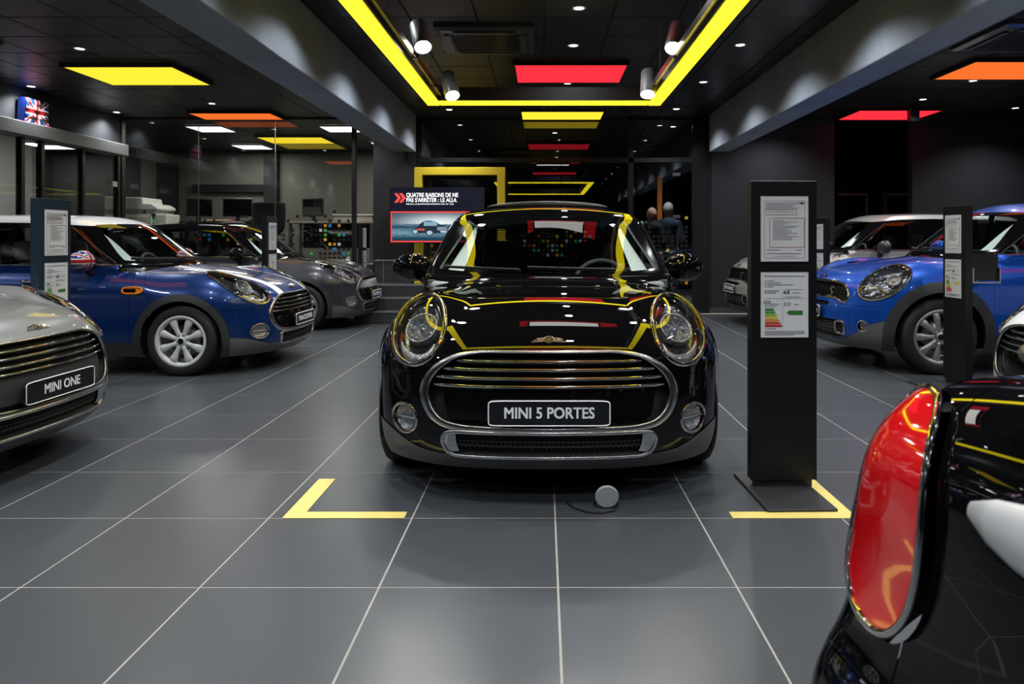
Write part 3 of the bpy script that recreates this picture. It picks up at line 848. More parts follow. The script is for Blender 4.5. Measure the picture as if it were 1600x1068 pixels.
def make_car(name, kind, loc, rz, label, col, roofm=None, plate=None, stripes=None, rimm=None, grille='bars', mirrorm=None,
             seatm=None, pillarm=None, glassm=None, ringm=None, detail=2, skip=(), lipm=None, panelm=None, indicator=AMBER, trimm=None, mirror_flag=False, sunroof=False, wstyle='oval', group='showroom cars'):
    k, P = CAR[kind]
    root = empty(name, loc, rz); tag(root, label, 'car', group)
    mats = {'paint': col, 'roof': roofm or col, 'plastic': PLASTIC, 'lip': lipm or LIP, 'blackmatt': BLACKMATT, 'glass': glassm or CARGLASS, 'glassd': CARGLASS_D,
            'pillar': pillarm or BLACKGLOSS, 'lens': LENS, 'reflector': BEZEL, 'red': REDLENS, 'trim': trimm or TRIML, 'stripe': stripes or col}
    sub = {}
    for key, (me, mk) in P.items():
        nm = key.split('|')[0]
        if nm in skip or (nm == 'bonnet_stripe' and stripes is None): continue
        if '>' in nm:
            a, b = nm.split('>'); sd = key.split('|')[-1]
            if (a, sd) not in sub: sub[(a, sd)] = empty(a, parent=root)
            put(b, me, REFLECTOR if (b == 'reflector' and a == 'fog_lamp') else mats[mk], sub[(a, sd)])
        else:
            m_ = mats[mk]
            if nm == 'grille_panel' and panelm: m_ = panelm
            put(nm, me, m_, root)
    ringm = ringm or CHROME
    def cached(key, fn):
        kk = (kind, key)
        if kk not in MESHC: MESHC[kk] = fn()
        return MESHC[kk]
    # ---- wheels
    wk = 'suv' if k.suv else 'hatch'
    if wk not in WH: WH[wk] = wheel_meshes(k.rw, k.rw-.088 if not k.suv else k.rw-.098, .205, 8 if not k.suv else 9, 'oval')
    D = WH[wk]; rm = rimm or RIMS
    for s_ in (k.sf, k.sr):
        for sg in (1, -1):
            wl = empty('wheel', (sg*(k.W-.125), s_, k.zw), 0 if sg > 0 else PI, root)
            put('tyre', D['tyre'], TYRE, wl); put('rim', D['rim'], rm, wl); put('hub', D['hub'], rm, wl)
            n_sp = 8 if not k.suv else 9
            for i in range(n_sp): put('spoke', D['spoke'], rm, wl, rot=(2*PI*i/n_sp, 0, 0))
            put('hub_cap', D['hub_cap'], BLACKGLOSS, wl); put('brake_disc', D['brake_disc'], SATIN, wl)
            well = cached('well', lambda: MB().lathe([(k.R1+.012, -.26), (k.R1+.012, .055), ], 40, 'x', (0, 0, 0), -.25, PI+.25).mesh('well', True))
            wl2 = put('wheel_well', well, BLACKMATT, root, loc=(sg*(k.W-.10), s_, k.zw), rot=(0, 0, 0 if sg > 0 else PI))
    # ---- under-body tub, floor
    def tub():
        b = MB(); b.box(-.56, .56, .30, k.L-.25, k.zb+.005, k.zb+.06); b.box(-.70, .70, k.sf+.40, k.sr-.40, k.zb+.004, k.zb+.10)
        b.box(-.62, .62, 1.02, 1.10, k.zb+.05, k.belt-.10); b.box(-.52, .52, .18, 1.05, k.zb+.06, k.zb+.30); b.box(-.60, .60, k.L-.75, k.L-.30, k.zb+.05, .62)
        return b.mesh('underbody')
    put('underbody', cached('tub', tub), BLACKMATT, root)
    # ---- rings, grille
    if not k.suv and 'front' not in skip:
        put('grille_surround', cached('gring', lambda: ring(k, GRILLE, list(np.interp(GRILLE[:, 1], [.35, .40, .50, .60, .675], [.015, .022, .027, .019, .009])), .36, 'grille_surround', .0)), RINGMETAL, root)
        put('grille_recess', cached('gwall', lambda: wall_strip(k, GRILLE, 0, -.05, 'grille_recess')), BLACKMATT, root)
        put('intake_surround', cached('iring', lambda: ring(k, INTAKE, .0095, .8, 'intake_surround', .002)), RINGMETAL, root)
        put('intake_recess', cached('iwall', lambda: wall_strip(k, INTAKE, 0, -.055, 'intake_recess')), BLACKMATT, root)
        for sg in (1, -1):         # broad chrome cheeks at the ends of the lower intake
            def cheek():
                H, N = on_front(k, [(sg*(.460-.05*j/6-.018*(i/6)**2), .322-.0135*i) for j in range(7) for i in range(7)], .004)
                V = [h-N[q]*(.018*((q//7)/6)) for q, h in enumerate(H)]
                return new_mesh('cheek', V, [(j*7+i, j*7+i+1, j*7+8+i, j*7+7+i) for j in range(6) for i in range(6)], True)
            put('intake_cheek', cached('cheek%d' % sg, cheek), ringm, root)
        # mesh of the lower intake: slanted lattice bars
        def lattice():
            b = MB()
            for q in range(-21, 22):
                x = q*.021
                for sl in (-1, 1):
                    pts = [(x+sl*.011*(t-.5)*2, .243+.085*t) for t in np.linspace(0, 1, 4)]
                    pts = [(a, c) for a, c in pts if abs(a) < .445-.25*max(0, .27-c)]
                    if len(pts) < 2: continue
                    H, N = on_front(k, pts, -.03); b.tube(H, .0028, 4, False, [tuple(v) for v in N])
            for z in (.265, .29, .315):
                H, N = on_front(k, [(x, z) for x in np.linspace(-.44, .44, 30)], -.028); b.tube(H, .003, 4, False, [tuple(v) for v in N])
            return b.mesh('intake_mesh')
        o = put('intake_mesh', cached('lat', lattice), PLASTIC, root); o['kind'] = 'stuff'
        if grille == 'bars':
            for q, (z, hw) in enumerate([(.640, .42), (.603, .485), (.566, .52), (.532, .53)]):
                def bar():
                    xs = np.linspace(-hw, hw, 41); H, N = on_front(k, [(x, z) for x in xs], -.012)
                    r = [.0072*min(1, (1-abs(x)/hw)*9+.35) for x in xs]
                    return MB().tube(H, r, 8, False, [tuple(v) for v in N], .9).mesh('bar', True)
                put('grille_bar', cached('bar%d' % q, bar), CHROME, root)
                def back():
                    xs = np.linspace(-hw+.01, hw-.01, 41); H, N = on_front(k, [(x, z-.004) for x in xs], -.026)
                    return MB().tube(H, .011, 6, False, [tuple(v) for v in N], 1.2).mesh('bar', True)
                put('grille_blade', cached('blade%d' % q, back), BLACKGLOSS, root)
        else:                         # honeycomb mesh of the sporty ones
            def comb():
                b = MB()
                for r_ in range(5):
                    z = .55+r_*.028
                    for q in range(-18, 19):
                        x = q*.028+(r_ % 2)*.014
                        if poly_dist(GRILLE, np.array([x]), np.array([z]))[0] < .022: continue
                        H, N = on_front(k, ring_pts((x, z), .014, .014, 6), -.02); b.tube(H, .0022, 4, True, [tuple(v) for v in N])
                return b.mesh('grille_mesh')
            o = put('grille_mesh', cached('comb', comb), SATIN, root); o['kind'] = 'stuff'
        # number-plate carrier panel
        def carrier():
            xs = np.linspace(-.47, .47, 33); zs = np.linspace(.385, .522, 7)
            H, N = on_front(k, [(x*(1-.10*max(0, (.47-z))/.1*.6), z) for z in zs for x in xs], -.022)
            return new_mesh('carrier', H, [(j*33+i, j*33+i+1, j*33+34+i, j*33+33+i) for j in range(6) for i in range(32)], True)
        put('plate_carrier', cached('car', carrier), panelm or BLACKGLOSS, root)
        # hood badge: winged disc
        def badge():
            b = MB(); H, N = on_front(k, [(0, .735)])
            def P_(x, z):
                h, n = on_top(k, [(x, .125-z*.9)], .004); return h[0], n[0]
            for sg in (1, -1):
                for q, (x0, x1, dz) in enumerate([(.022, .078, .008), (.022, .066, .0), (.022, .054, -.008)]):
                    pts = []; ns = []
                    for x in np.linspace(x0, x1, 6):
                        h, n = P_(sg*x, dz+.004*(x/.07)); pts.append(h); ns.append(tuple(n))
                    b.tube(pts, .0042, 6, False, ns, .6)
            pts = []; ns = []
            for i in range(20):
                a = 2*PI*i/20; h, n = P_(.021*math.cos(a), .016*math.sin(a)); pts.append(h); ns.append(tuple(n))
            b.tube(pts, .0038, 6, True, ns, .8)
            for z in (-.006, .0, .006):
                h0, n0 = P_(-.015, z); h1, n1 = P_(.015, z); b.tube([h0, h1], .0022, 6, False, [tuple(n0), tuple(n1)])
            return b.mesh('badge', True)
        put('winged_badge', cached('badge', badge), CHROME, root)
        for sd, sg in (('l', 1), ('r', -1)):
            hr = sub[('headlight', sd)]
            put('ring', cached('hring'+sd, lambda: loop_tube(k.reg[('headlight', sd)], .0115, .8, .004, 'ring', 90, 4)), ringm, hr)
            put('inner_ring', cached('hring2'+sd, lambda: loop_tube(k.reg[('headlight', sd)], .012, .8, -.016, 'ring', 80, 4, .86)), BLACKGLOSS, hr)
            if detail > 1: add_headlight_extras(k, hr, sd, sg, ringm)
            fr = sub[('fog_lamp', sd)]
            put('ring', cached('fring'+sd, lambda: ring(k, ring_pts((sg*FOG_C[0], FOG_C[1]), FOG_R+.004, FOG_R+.004, 40), .007, .8, 'ring', .002)), ringm, fr)
            def fbar():
                H, N = on_front(k, [(sg*FOG_C[0]+x, FOG_C[1]+.004) for x in np.linspace(-.052, .052, 8)], .0)
                return MB().tube(H, .004, 6, False, [tuple(v) for v in N]).mesh('bar', True)
            put('lamp_bar', cached('fbar'+sd, fbar), SATIN, fr)
    elif k.suv:
        put('grille_surround', cached('gring', lambda: ring(k, S_GRILLE, .012, .8, 'grille_surround')), ringm, root)
        put('intake_recess', cached('iwall', lambda: wall_strip(k, S_INTAKE, 0, -.045, 'intake_recess')), BLACKMATT, root)
        put('grille_recess', cached('gwall', lambda: wall_strip(k, S_GRILLE, 0, -.045, 'grille_recess')), BLACKMATT, root)
        def comb(out, z0, z1, st, off):
            b = MB(); nr = int((z1-z0)/st)
            for r_ in range(nr+1):
                z = z0+r_*st
                for q in range(-24, 25):
                    x = q*st+(r_ % 2)*st/2
                    if poly_dist(out, np.array([x]), np.array([z]))[0] < .015: continue
                    H, N = on_front(k, ring_pts((x, z), st*.5, st*.5, 6), off); b.tube(H, .003, 4, True, [tuple(v) for v in N])
            return b.mesh('mesh')
        o = put('grille_mesh', cached('comb1', lambda: comb(S_GRILLE, .62, .79, .036, -.012)), BLACKGLOSS, root); o['kind'] = 'stuff'
        o = put('intake_mesh', cached('comb2', lambda: comb(S_INTAKE, .28, .44, .03, -.015)), PLASTIC, root); o['kind'] = 'stuff'
        def sbadge():
            H, N = on_top(k, ring_pts((0, .13), .03, .022, 20), .004); b = MB(); b.tube(H, .005, 6, True, [tuple(v) for v in N], .8)
            for sg in (1, -1):
                for dz in (-.008, .0, .008):
                    H, N = on_top(k, [(sg*x, .13+dz) for x in np.linspace(.03, .085-abs(dz), 6)], .004); b.tube(H, .004, 6, False, [tuple(v) for v in N])
            return b.mesh('badge', True)
        put('winged_badge', cached('badge', sbadge), CHROME, root)
        def sletter():
            b = MB(); c = (.33, .69); r = .02
            pts = [(c[0]+r*math.cos(a), c[1]+.022+r*math.sin(a)) for a in np.linspace(.4, PI*1.5, 10)]+[(c[0]+r*math.cos(a), c[1]-.018+r*math.sin(a)) for a in np.linspace(PI*.5, -PI*.8, 10)]
            pts = [(p[0], p[1]) for p in pts]
            H, N = on_front(k, pts, .004); return b.tube(H, .007, 6, False, [tuple(v) for v in N]).mesh('letter', True)
        put('sport_letter', cached('sl', sletter), CHROME, root)
        for sd, sg in (('l', 1), ('r', -1)):
            hr = sub[('headlight', sd)]
            put('ring', cached('hring'+sd, lambda: loop_tube(k.reg[('headlight', sd)], .008, .8, .003, 'ring', 80, 4)), ringm, hr)
            H, N = cached('hout'+sd, lambda: loop_of(k.reg[('headlight', sd)]))
            c = Vector(H.mean(0)); n = Vector(N.mean(0)).normalized(); rot = n.to_track_quat('Z', 'Y').to_euler()
            for dx, rr in ((.07, .058), (-.075, .036)):
                dirv = Vector((sg*.40, .70, .45)).normalized()
                b = MB().lathe([(0, .0), (rr*.45, -.004), (rr*.7, -.02), (rr*.86, -.01), (rr, .004), (rr*1.08, -.004), (rr*1.1, -.03)], 28)
                o = b.build('projector', REFLECTOR, hr, True); o.location = c+dirv*dx-n*.03; o.rotation_euler = rot
            fr = sub[('fog_lamp', sd)]
            put('ring', cached('fring'+sd, lambda: ring(k, ring_pts((sg*.70, .405), .036, .048, 32), .006, .8, 'ring', .002)), ringm, fr)
            # chrome air inlet beside the lower mesh
            def inlet():
                H, N = on_front(k, ring_pts((sg*.50, .375), .05, .055, 40, 4), .006); return MB().tube(H, .011, 8, True, [tuple(v) for v in N], .9).mesh('inlet', True)
            put('air_inlet', cached('inlet'+sd, inlet), CHROME, root)
            def scuttle():                     # slanted chrome side indicator behind the wheel arch
                H, N = on_side(k, [(1.03, .82), (1.20, .97), (1.26, .97), (1.12, .82), (1.08, .80)], sg, .008)
                return MB().tube(H, .011, 8, True, [tuple(v) for v in N], .8).mesh('scuttle', True)
            put('side_scuttle', cached('scut'+sd, scuttle), CHROME, root)
            def scuttle2():
                H, N = on_side(k, [(1.065, .825), (1.205, .955), (1.235, .955), (1.10, .825)], sg, .006)
                return new_mesh('scuttle_lens', H, [(0, 1, 2, 3)])
            put('scuttle_lens', cached('scut2'+sd, scuttle2), SATIN, root)
    # ---- side indicator of the small ones
    if not k.suv:
        for sg in (1, -1):
            def ind():
                H, N = on_side(k, ring_pts((1.195, .735), .085, .026, 28, 3.2), sg, .007); return MB().tube(H, .008, 8, True, [tuple(v) for v in N], .8).mesh('ind', True)
            put('side_indicator', cached('ind%d' % sg, ind), indicator, root)
            def ind1():
                H, N = on_side(k, ring_pts((1.195, .735), .085, .026, 28, 3.2), sg, .006); return new_mesh('lens', H, [tuple(range(28))])
            put('indicator_lens', cached('ind1%d' % sg, ind1), indicator, root)
            def ind2():
                H, N = on_side(k, [(1.205+dx, .735+dz) for dz in (-.012, .012) for dx in (-.045, .06)], sg, .012)
                return new_mesh('vent', H, [(0, 1, 3, 2)])
            put('indicator_vent', cached('ind2%d' % sg, ind2), BLACKGLOSS, root)
            if not k.open:
                hs = [1.98] if kind != 'five' else [1.85, 2.65]
                for q, hx in enumerate(hs):
                    def hnd():
                        H, N = on_side(k, [(hx+dx, .80+.004*math.sin(dx*9)) for dx in np.linspace(0, .17, 9)], sg, .022)
                        return MB().tube(H, [.008, .012, .013, .013, .013, .013, .013, .012, .008], 8, False, [tuple(v) for v in N], .7).mesh('handle', True)
                    put('door_handle', cached('hnd%d%d' % (q, sg), hnd), CHROME, root)
    # ---- belt-line bright strip
    if not k.open:
        for sg in (1, -1):
            def strip():
                H, N = on_side(k, [(s_, k.belt-.002) for s_ in np.linspace(1.34, k.L-.42, 50)], sg, .003)
                return MB().tube(H, .007, 6, False, [tuple(v) for v in N], .7).mesh('strip', True)
            put('belt_strip', cached('strip%d' % sg, strip), ringm, root)
    # ---- mirrors
    if not k.open:
        zc = k.belt+.035; yc = 1.60 if not k.suv else 1.76
        for sg in (1, -1):
            mr = empty('mirror', (sg*(k.W+.015), yc, zc), 0, root); mr.scale = (1.1, 1.1, 1.1)
            def housing():
                V, F = ellipsoid(.118, .075, .082, 40, 26)
                V = [(x*(1.0 if y < 0 else 1.0), y if y < .03 else .03, z*(1+.1*(x/.118))) for x, y, z in V]
                return MB().add(V, F).mesh('housing', True)
            hm = cached('mirr', housing)
            if mirror_flag:
                def flag():
                    V, F = ellipsoid(.119, .076, .083, 220, 120)
                    V = [(x, y if y < .03 else .03, z*(1+.1*(x/.118))) for x, y, z in V]
                    me = new_mesh('flag', V, F, True)
                    ca = me.color_attributes.new('print', 'FLOAT_COLOR', 'POINT')
                    cols = np.ones((len(V), 4), np.float32)
                    for i, (x, y, z) in enumerate(V): cols[i, :3] = union_jack(x/.115, z/.075)
                    ca.data.foreach_set('color', cols.ravel()); return me
                hm = cached('mflag', flag)
            put('mirror_cap', hm, vcol_mat('printed_gloss', .2, 1.0) if mirror_flag else (mirrorm or col), mr)
            put('mirror_glass', cached('mgl', lambda: MB().add([(.10*math.cos(a), .032, .07*math.sin(a)) for a in np.linspace(0, 2*PI, 28, False)], [tuple(range(28))]).mesh('mg')), CHROME, mr)
            put('mirror_foot', cached('mfoot%d' % sg, lambda: MB().tube([(-sg*.145, -.01, -.115), (-sg*.11, -.005, -.095), (-sg*.06, 0, -.06), (-sg*.02, 0, -.03)], [.034, .03, .026, .024], 10, False, (0, 1, 0), 1.3).mesh('foot', True)), PLASTIC, mr)
    # ---- wipers
    if not k.open and detail > 1:
        for x0, x1 in ((.40, -.12), (-.16, -.62)):
            def wiper():
                xs = np.linspace(x0, x1, 14); P0 = np.stack([xs, np.full(14, .95+.0), np.full(14, k.belt+.025)], 1)
                P0[:, 2] += np.linspace(0, .015, 14)
                H, N = raycast(k, P0+np.array([0, -.0, 0.0]), (0, 1, 0), far=1.0)
                b = MB(); b.tube(H+N*.012, [.007]*14, 6, False, [tuple(v) for v in N], 1.4)
                return b.mesh('wiper', True)
            put('wiper', cached('wip%.1f' % x0, wiper), BLACKMATT, root)
    # ---- washer jets, raised sunroof edge
    if detail > 1 and not k.open and not k.suv:
        for sg in (1, -1):
            def jet():
                H, N = on_top(k, [(sg*.27, .88)], .004); V, F = ellipsoid(.016, .010, .006, 12, 8)
                return new_mesh('jet', [tuple(np.array(v)+H[0]) for v in V], F, True)
            put('washer_jet', cached('jet%d' % sg, jet), CHROME, root)
    if sunroof:
        def deflector():
            xs = np.linspace(-.42, .42, 25); H, N = on_top(k, [(x, 1.93+.08*(x/.42)**2) for x in xs], .014)
            return MB().tube(H, [.006+.018*(1-(x/.42)**2)**.5 if abs(x) < .42 else .006 for x in xs], 8, False, [tuple(v) for v in N], 1.0).mesh('deflector', True)
        put('sunroof_deflector', cached('defl', deflector), PLASTIC, root)
        def srf():
            ys = np.linspace(1.97, 2.5, 10); xs = np.linspace(-.40, .40, 13)
            H, N = on_top(k, [(x, y) for y in ys for x in xs], .008)
            return new_mesh('sunroof', H, [(j*13+i, j*13+i+1, j*13+14+i, j*13+13+i) for j in range(9) for i in range(12)], True)
        put('sunroof', cached('srf', srf), BLACKGLOSS, root)
    # ---- cabin
    if not k.open:
        dz = k.belt-.955; sm = seatm or SEATF
        def dash():
            pr = [(1.16, .62), (1.16, .86), (1.20, .915), (1.34, .925), (1.50, .90), (1.56, .85), (1.56, .72), (1.50, .62)]
            b = MB(); b.prism([(s_, z_+dz) for s_, z_ in pr], -.70, .70, 'x'); return b.mesh('dashboard', True, .02, 3, angle=.8)
        put('dashboard', cached('dash', dash), DASH, root)
        put('instrument_hood', cached('hump', lambda: smooth_blob([(x, y, z+dz) for z in (.88, .955) for x, y in ((-.17, 1.24), (.17, 1.24), (.15, 1.50), (-.15, 1.50))], [(0, 3, 2, 1), (4, 5, 6, 7), (0, 1, 5, 4), (1, 2, 6, 5), (2, 3, 7, 6), (3, 0, 4, 7)], 2)), DASH, root)
        sw = empty('steering_wheel', (.36, 1.66, .86+dz), 0, root); sw.rotation_euler = (-.40, 0, 0)
        put('wheel_rim', cached('swr', lambda: MB().tube([(.185*math.cos(a), 0, .185*math.sin(a)) for a in np.linspace(0, 2*PI, 40, False)], .016, 8, True, (0, 1, 0)).mesh('r', True)), DASH, sw)
        def hubm():
            b = MB(); V, F = ellipsoid(.065, .03, .06, 18, 10); b.add(V, F)
            for a in (0, PI, -PI/2): b.tube([(.04*math.cos(a), 0, .04*math.sin(a)), (.18*math.cos(a), 0, .18*math.sin(a))], .014, 6, False, (0, 1, 0))
            return b.mesh('hub', True)
        put('wheel_hub', cached('swh', hubm), DASH, sw)
        put('steering_column', cached('scol', lambda: MB().tube([(.36, 1.50, .80+dz), (.36, 1.66, .86+dz)], .035, 10).mesh('c', True)), BLACKMATT, root)
        for x in (.36, -.36):
            st = empty('front_seat', (x, 1.98, dz-.02), 0, root)
            for nm in ('seat_cushion', 'seat_back', 'headrest'): put(nm, SEAT[nm], sm, st)
        for x in (.30, -.30):
            st = empty('rear_seat', (x, 2.85 if not k.suv else 2.95, dz-.06), 0, root)
            for nm in ('seat_cushion', 'seat_back', 'headrest'): put(nm, SEAT[nm], sm, st)
        rm_ = put('rear_view_mirror', cached('rvm', lambda: smooth_blob([(x, y, z) for y in (-.015, .015) for x, z in ((-.12, -.03), (.12, -.03), (.12, .035), (-.12, .035))], [(0, 1, 2, 3), (7, 6, 5, 4), (0, 4, 5, 1), (1, 5, 6, 2), (2, 6, 7, 3), (3, 7, 4, 0)], 2)), BLACKMATT, root, loc=(0, 1.70, 1.255+dz))
        def liner():
            V = []; F = []; xs = np.linspace(-.52, .52, 11); ss = np.linspace(1.80, k.L-.55, 12)
            for s_ in ss:
                for x in xs: V.append((x, s_, k.roof(s_)-.055-.05*(x/.55)**2))
            for j in range(11):
                for i in range(10): F.append((j*11+i, j*11+i+1, j*11+12+i, j*11+11+i))
            return new_mesh('headliner', V, F, True)
        put('headliner', cached('liner', liner), TRIML if trimm is None else trimm, root)
        def inner():
            b = MB()
            for sg in (1, -1):
                b.box(sg*.70-.02, sg*.70+.02, 1.25, k.L-.7, .30, k.belt-.03)
            return b.mesh('door_lining')
        put('door_lining', cached('inner', inner), DASH, root)
    # ---- plates
    if plate:
        pz = .428 if not k.suv else .50
        H, N = on_front(k, [(0, pz), (.26, pz), (-.26, pz)])
        py = min(H[:, 1])-.012-(.0 if not k.suv else .004)
        pe = empty('number_plate', (0, py, pz), 0, root)
        def pl():
            o = resample(ring_pts((0, 0), .262, .057, 40, 14), 40); return MB().prism([tuple(p) for p in o], -.004, .012, 'y').mesh('p')
        put('plate_board', cached('plt', pl), PLATEB, pe)
        put('plate_border', cached('pltb', lambda: MB().tube([(p[0], -.0045, p[1]) for p in ring_pts((0, 0), .2575, .0525, 80, 14)], .0028, 4, True, (0, 1, 0)).mesh('b')), LETTER, pe)
        n = len(plate)
        sz = .066; sx_ = min(.93, 11.5/n)
        lettering('lettering', plate, sz, LETTER, pe, (0, -.0052, 0), (PI/2, 0, 0), bold=.0016, sx=sx_)
        put('plate_holder', cached('plh%d' % (1 if k.suv else 0), lambda: MB().box(-.2, .2, .008, .06, -.04, .04).mesh('h')), BLACKMATT, pe)
    return root
MESHC = {}
CAR['hatch'] = [body_kind('hatch', 3.83, 2.495, .78, .8635)]
CAR['five'] = [body_kind('five', 3.98, 2.567, .78, .8635)]
CAR['suv'] = [body_kind('suv', 4.10, 2.595, .80, .895, suv=True)]
CAR['cabrio'] = [body_kind('cabrio', 3.72, 2.467, .78, .845, open_top=True)]
for _k in CAR: CAR[_k].append(car_meshes(CAR[_k][0]))
# ================================================================== the room
CZ = CAMH+2.0            # ceiling height
YB = 11.6                # glass wall at the back
XL, XR, YF = -6.82, 9.2, -4.2
OFZ = 0.78               # raised office floor
TILE = mat('floor_tile', (0.050, 0.056, 0.063), rough=0.29, noise=(1.1, 0.09, 0.03, 1), spec=0.5)
GROUT = mat('grout', (0.30, 0.285, 0.26), rough=0.85, noise=(30, .2, 0))
CTILE = mat('ceiling_tile', (0.0095, 0.0097, 0.0105), rough=0.36, noise=(5, 0.15, 0.05))
CGRID = mat('ceiling_grid', (0.004, 0.004, 0.004), rough=0.5)
CONCRETE = mat('painted_concrete', (0.27, 0.305, 0.355), rough=0.75, noise=(2.5, 0.28, 0), bump=(40, 0.12))
DARKWALL = mat('dark_wall', (0.0125, 0.0138, 0.017), rough=0.8, noise=(4, 0.12, 0), bump=(60, 0.06))
BLACKWALL = mat('black_wall', (0.008, 0.0085, 0.0095), rough=0.7)
ALU = mat('dark_aluminium', (0.035, 0.036, 0.038), rough=0.4, metal=0.6)
GREYMETAL = mat('grey_header', (0.20, 0.20, 0.20), rough=0.5, noise=(6, .08, 0))
OFFWALL = mat('office_wall', (0.135, 0.133, 0.118), rough=0.8, noise=(3, 0.10, 0))
PALEWALL = mat('pale_wall', (0.42, 0.43, 0.42), rough=0.8)
SHEETGLASS = glass('sheet_glass', (0.90, 0.92, 0.91), 0.03)
DARKGLASS = glass('dark_glass', (0.70, 0.73, 0.75), 0.05)
WHITELED = emit('white_panel_light', (1.0, 0.97, 0.92), 3.2)
LAMPDISC = emit('downlight_disc', (1.0, 0.97, 0.93), 30.0)
SPOTDISC = emit('spot_disc', (1.0, 0.98, 0.95), 30.0)
PANEL = {'yellow': emit('yellow_panel', (1.0, 0.72, 0.035), 1.25), 'red': emit('red_panel', (1.0, 0.028, 0.045), 1.25),
         'orange': emit('orange_panel', (1.0, 0.16, 0.025), 1.1)}
LED = emit('yellow_led', (1.0, 0.80, 0.012), LED_STR)
YELLOW = mat('yellow_paint', (0.85, 0.63, 0.04), rough=0.4)
YTAPE = mat('yellow_tape', (0.66, 0.53, 0.15), rough=0.45)
SATINBLACK = mat('satin_black', (0.010, 0.010, 0.011), rough=0.35)

def structure(o): o['kind'] = 'structure'; return o

# ---- floor with laid tiles
fl = structure(MB().box(XL-6.5, XR, YF, 17.5, -.12, -.0012).build('floor', GROUT))
tile_me = MB().add([(-.297, -.297, -.008), (.297, -.297, -.008), (.297, .297, -.008), (-.297, .297, -.008),
                    (-.2962, -.2962, 0), (.2962, -.2962, 0), (.2962, .2962, 0), (-.2962, .2962, 0)],
                   [(4, 5, 6, 7), (0, 1, 5, 4), (1, 2, 6, 5), (2, 3, 7, 6), (3, 0, 4, 7)]).mesh('floor_tile')
cells = []
for i in range(-13, 16):
    for j in range(-12, 17):
        x = .047+.6*i+.3; y = 2.4+.6*j+.3
        if y > YB-.1 or x < XL or x > XR-.2: continue
        px = 850+1120*x/max(y, .3); ok = y > 1.5 and -60 < px < 1660
        cells.append((0 if ok else 1, y, x))
cells.sort()
rest = MB()
for n, (q, y, x) in enumerate(cells):
    if n < 300 and q == 0: put('floor_tile', tile_me, TILE, fl, loc=(x, y, 0))
    else: rest.add([(a+x, b+y, c) for a, b, c in [v.co for v in tile_me.vertices]], [tuple(p.vertices) for p in tile_me.polygons])
o = rest.build('floor_tiles', TILE, fl); o['kind'] = 'stuff'

# ---- ceiling with lay-in tiles
ce = structure(MB().box(XL-6.5, XR, YF, 17.5, CZ+.012, CZ+.12).build('ceiling', CGRID))
ct_me = MB().add([(-.296, -.296, .0125), (.296, -.296, .0125), (.296, .296, .0125), (-.296, .296, .0125),
                  (-.290, -.290, 0), (.290, -.290, 0), (.290, .290, 0), (-.290, .290, 0)],
                 [(7, 6, 5, 4), (4, 5, 1, 0), (5, 6, 2, 1), (6, 7, 3, 2), (7, 4, 0, 3)]).mesh('ceiling_tile')
cells = []
for i in range(-22, 16):
    for j in range(-18, 19):
        x = .6*i+.3; y = 6.4+.6*j+.3
        if x < XL-6 or x > XR-.2 or y > 17.2 or (-2.42 < x < -2.0 and y < 11.4): continue
        px = 850+1120*x/max(y, .3); py = 377-2240/max(y, .3)
        cells.append((0 if (y < 11.7 and y > 5.3 and -60 < px < 1660) else 1, y, x))
cells.sort(); rest = MB()
for n, (q, y, x) in enumerate(cells):
    if n < 300 and q == 0: put('ceiling_tile', ct_me, CTILE, ce, loc=(x, y, CZ))
    else: rest.add([(a+x, b+y, c+CZ) for a, b, c in [v.co for v in ct_me.vertices]], [tuple(p.vertices) for p in ct_me.polygons])
o = rest.build('ceiling_tiles', CTILE, ce); o['kind'] = 'stuff'

# ---- concrete beams
o = MB().box(-2.40, -2.03, YF, 11.37, CAMH+1.42, CZ+.01).build('ceiling_beam', CONCRETE, bevel=.012); tag(structure(o), 'grey concrete beam above the deep blue car', None)
o = MB().box(2.62, 2.95, YF, 11.37, CAMH+1.42, CZ+.01).build('ceiling_beam', CONCRETE, bevel=.012); tag(structure(o), 'grey concrete beam above the bright blue car', None)

# ---- walls
structure(MB().box(XL-6.6, XR+.1, YF-.12, YF, -.1, CZ+.1).build('wall_front', DARKWALL))
structure(MB().box(XR, XR+.12, YF, 17.5, -.1, CZ+.1).build('wall_right', DARKWALL))
wb = structure(MB().box(2.66, 4.76, YB, YB+.15, 0, CZ).build('wall_back', DARKWALL))
structure(MB().box(5.96, XR, YB, YB+.15, 0, CZ).build('wall_back_right', DARKWALL))
structure(MB().box(4.70, 4.76, YB, 14.4, 0, CZ).box(7.6, 7.66, YB+.15, 14.4, 0, CZ).box(4.7, 7.66, 14.4, 14.5, 0, CZ).build('wall_passage', BLACKWALL))
structure(MB().box(-2.74, -2.06, YB-.10, YB+.1, 0, CZ).build('wall_screen', BLACKWALL))
structure(MB().box(2.62, 4.76, YB-.018, YB, 0, .09).build('baseboard_back', mat('dark_skirting', (.05, .052, .055), .4)))
structure(MB().box(5.96, XR, YB-.018, YB, 0, .09).build('baseboard_right', MATS['dark_skirting']))
structure(MB().box(-13.4, XR, 17.4, 17.5, 0, CZ).build('wall_rear', BLACKWALL))
# doors in the dark passage
for n, (x0, x1) in enumerate(((5.60, 6.46), (6.80, 7.34))):
    d = structure(empty('door_%d' % (n+1), ((x0+x1)/2, 14.35, 0)))
    a = (x1-x0)/2; z1 = 2.12
    MB().box(-a+.04, a-.04, -.02, .03, .01, z1-.05).build('door_leaf', BLACKWALL, d)
    for bx in ((-a, -a+.04, 0, z1), (a-.04, a, 0, z1), (-a+.04, a-.04, z1-.045, z1)):
        MB().box(bx[0], bx[1], -.05, .04, bx[2], bx[3]).build('door_frame', PALEWALL, d)
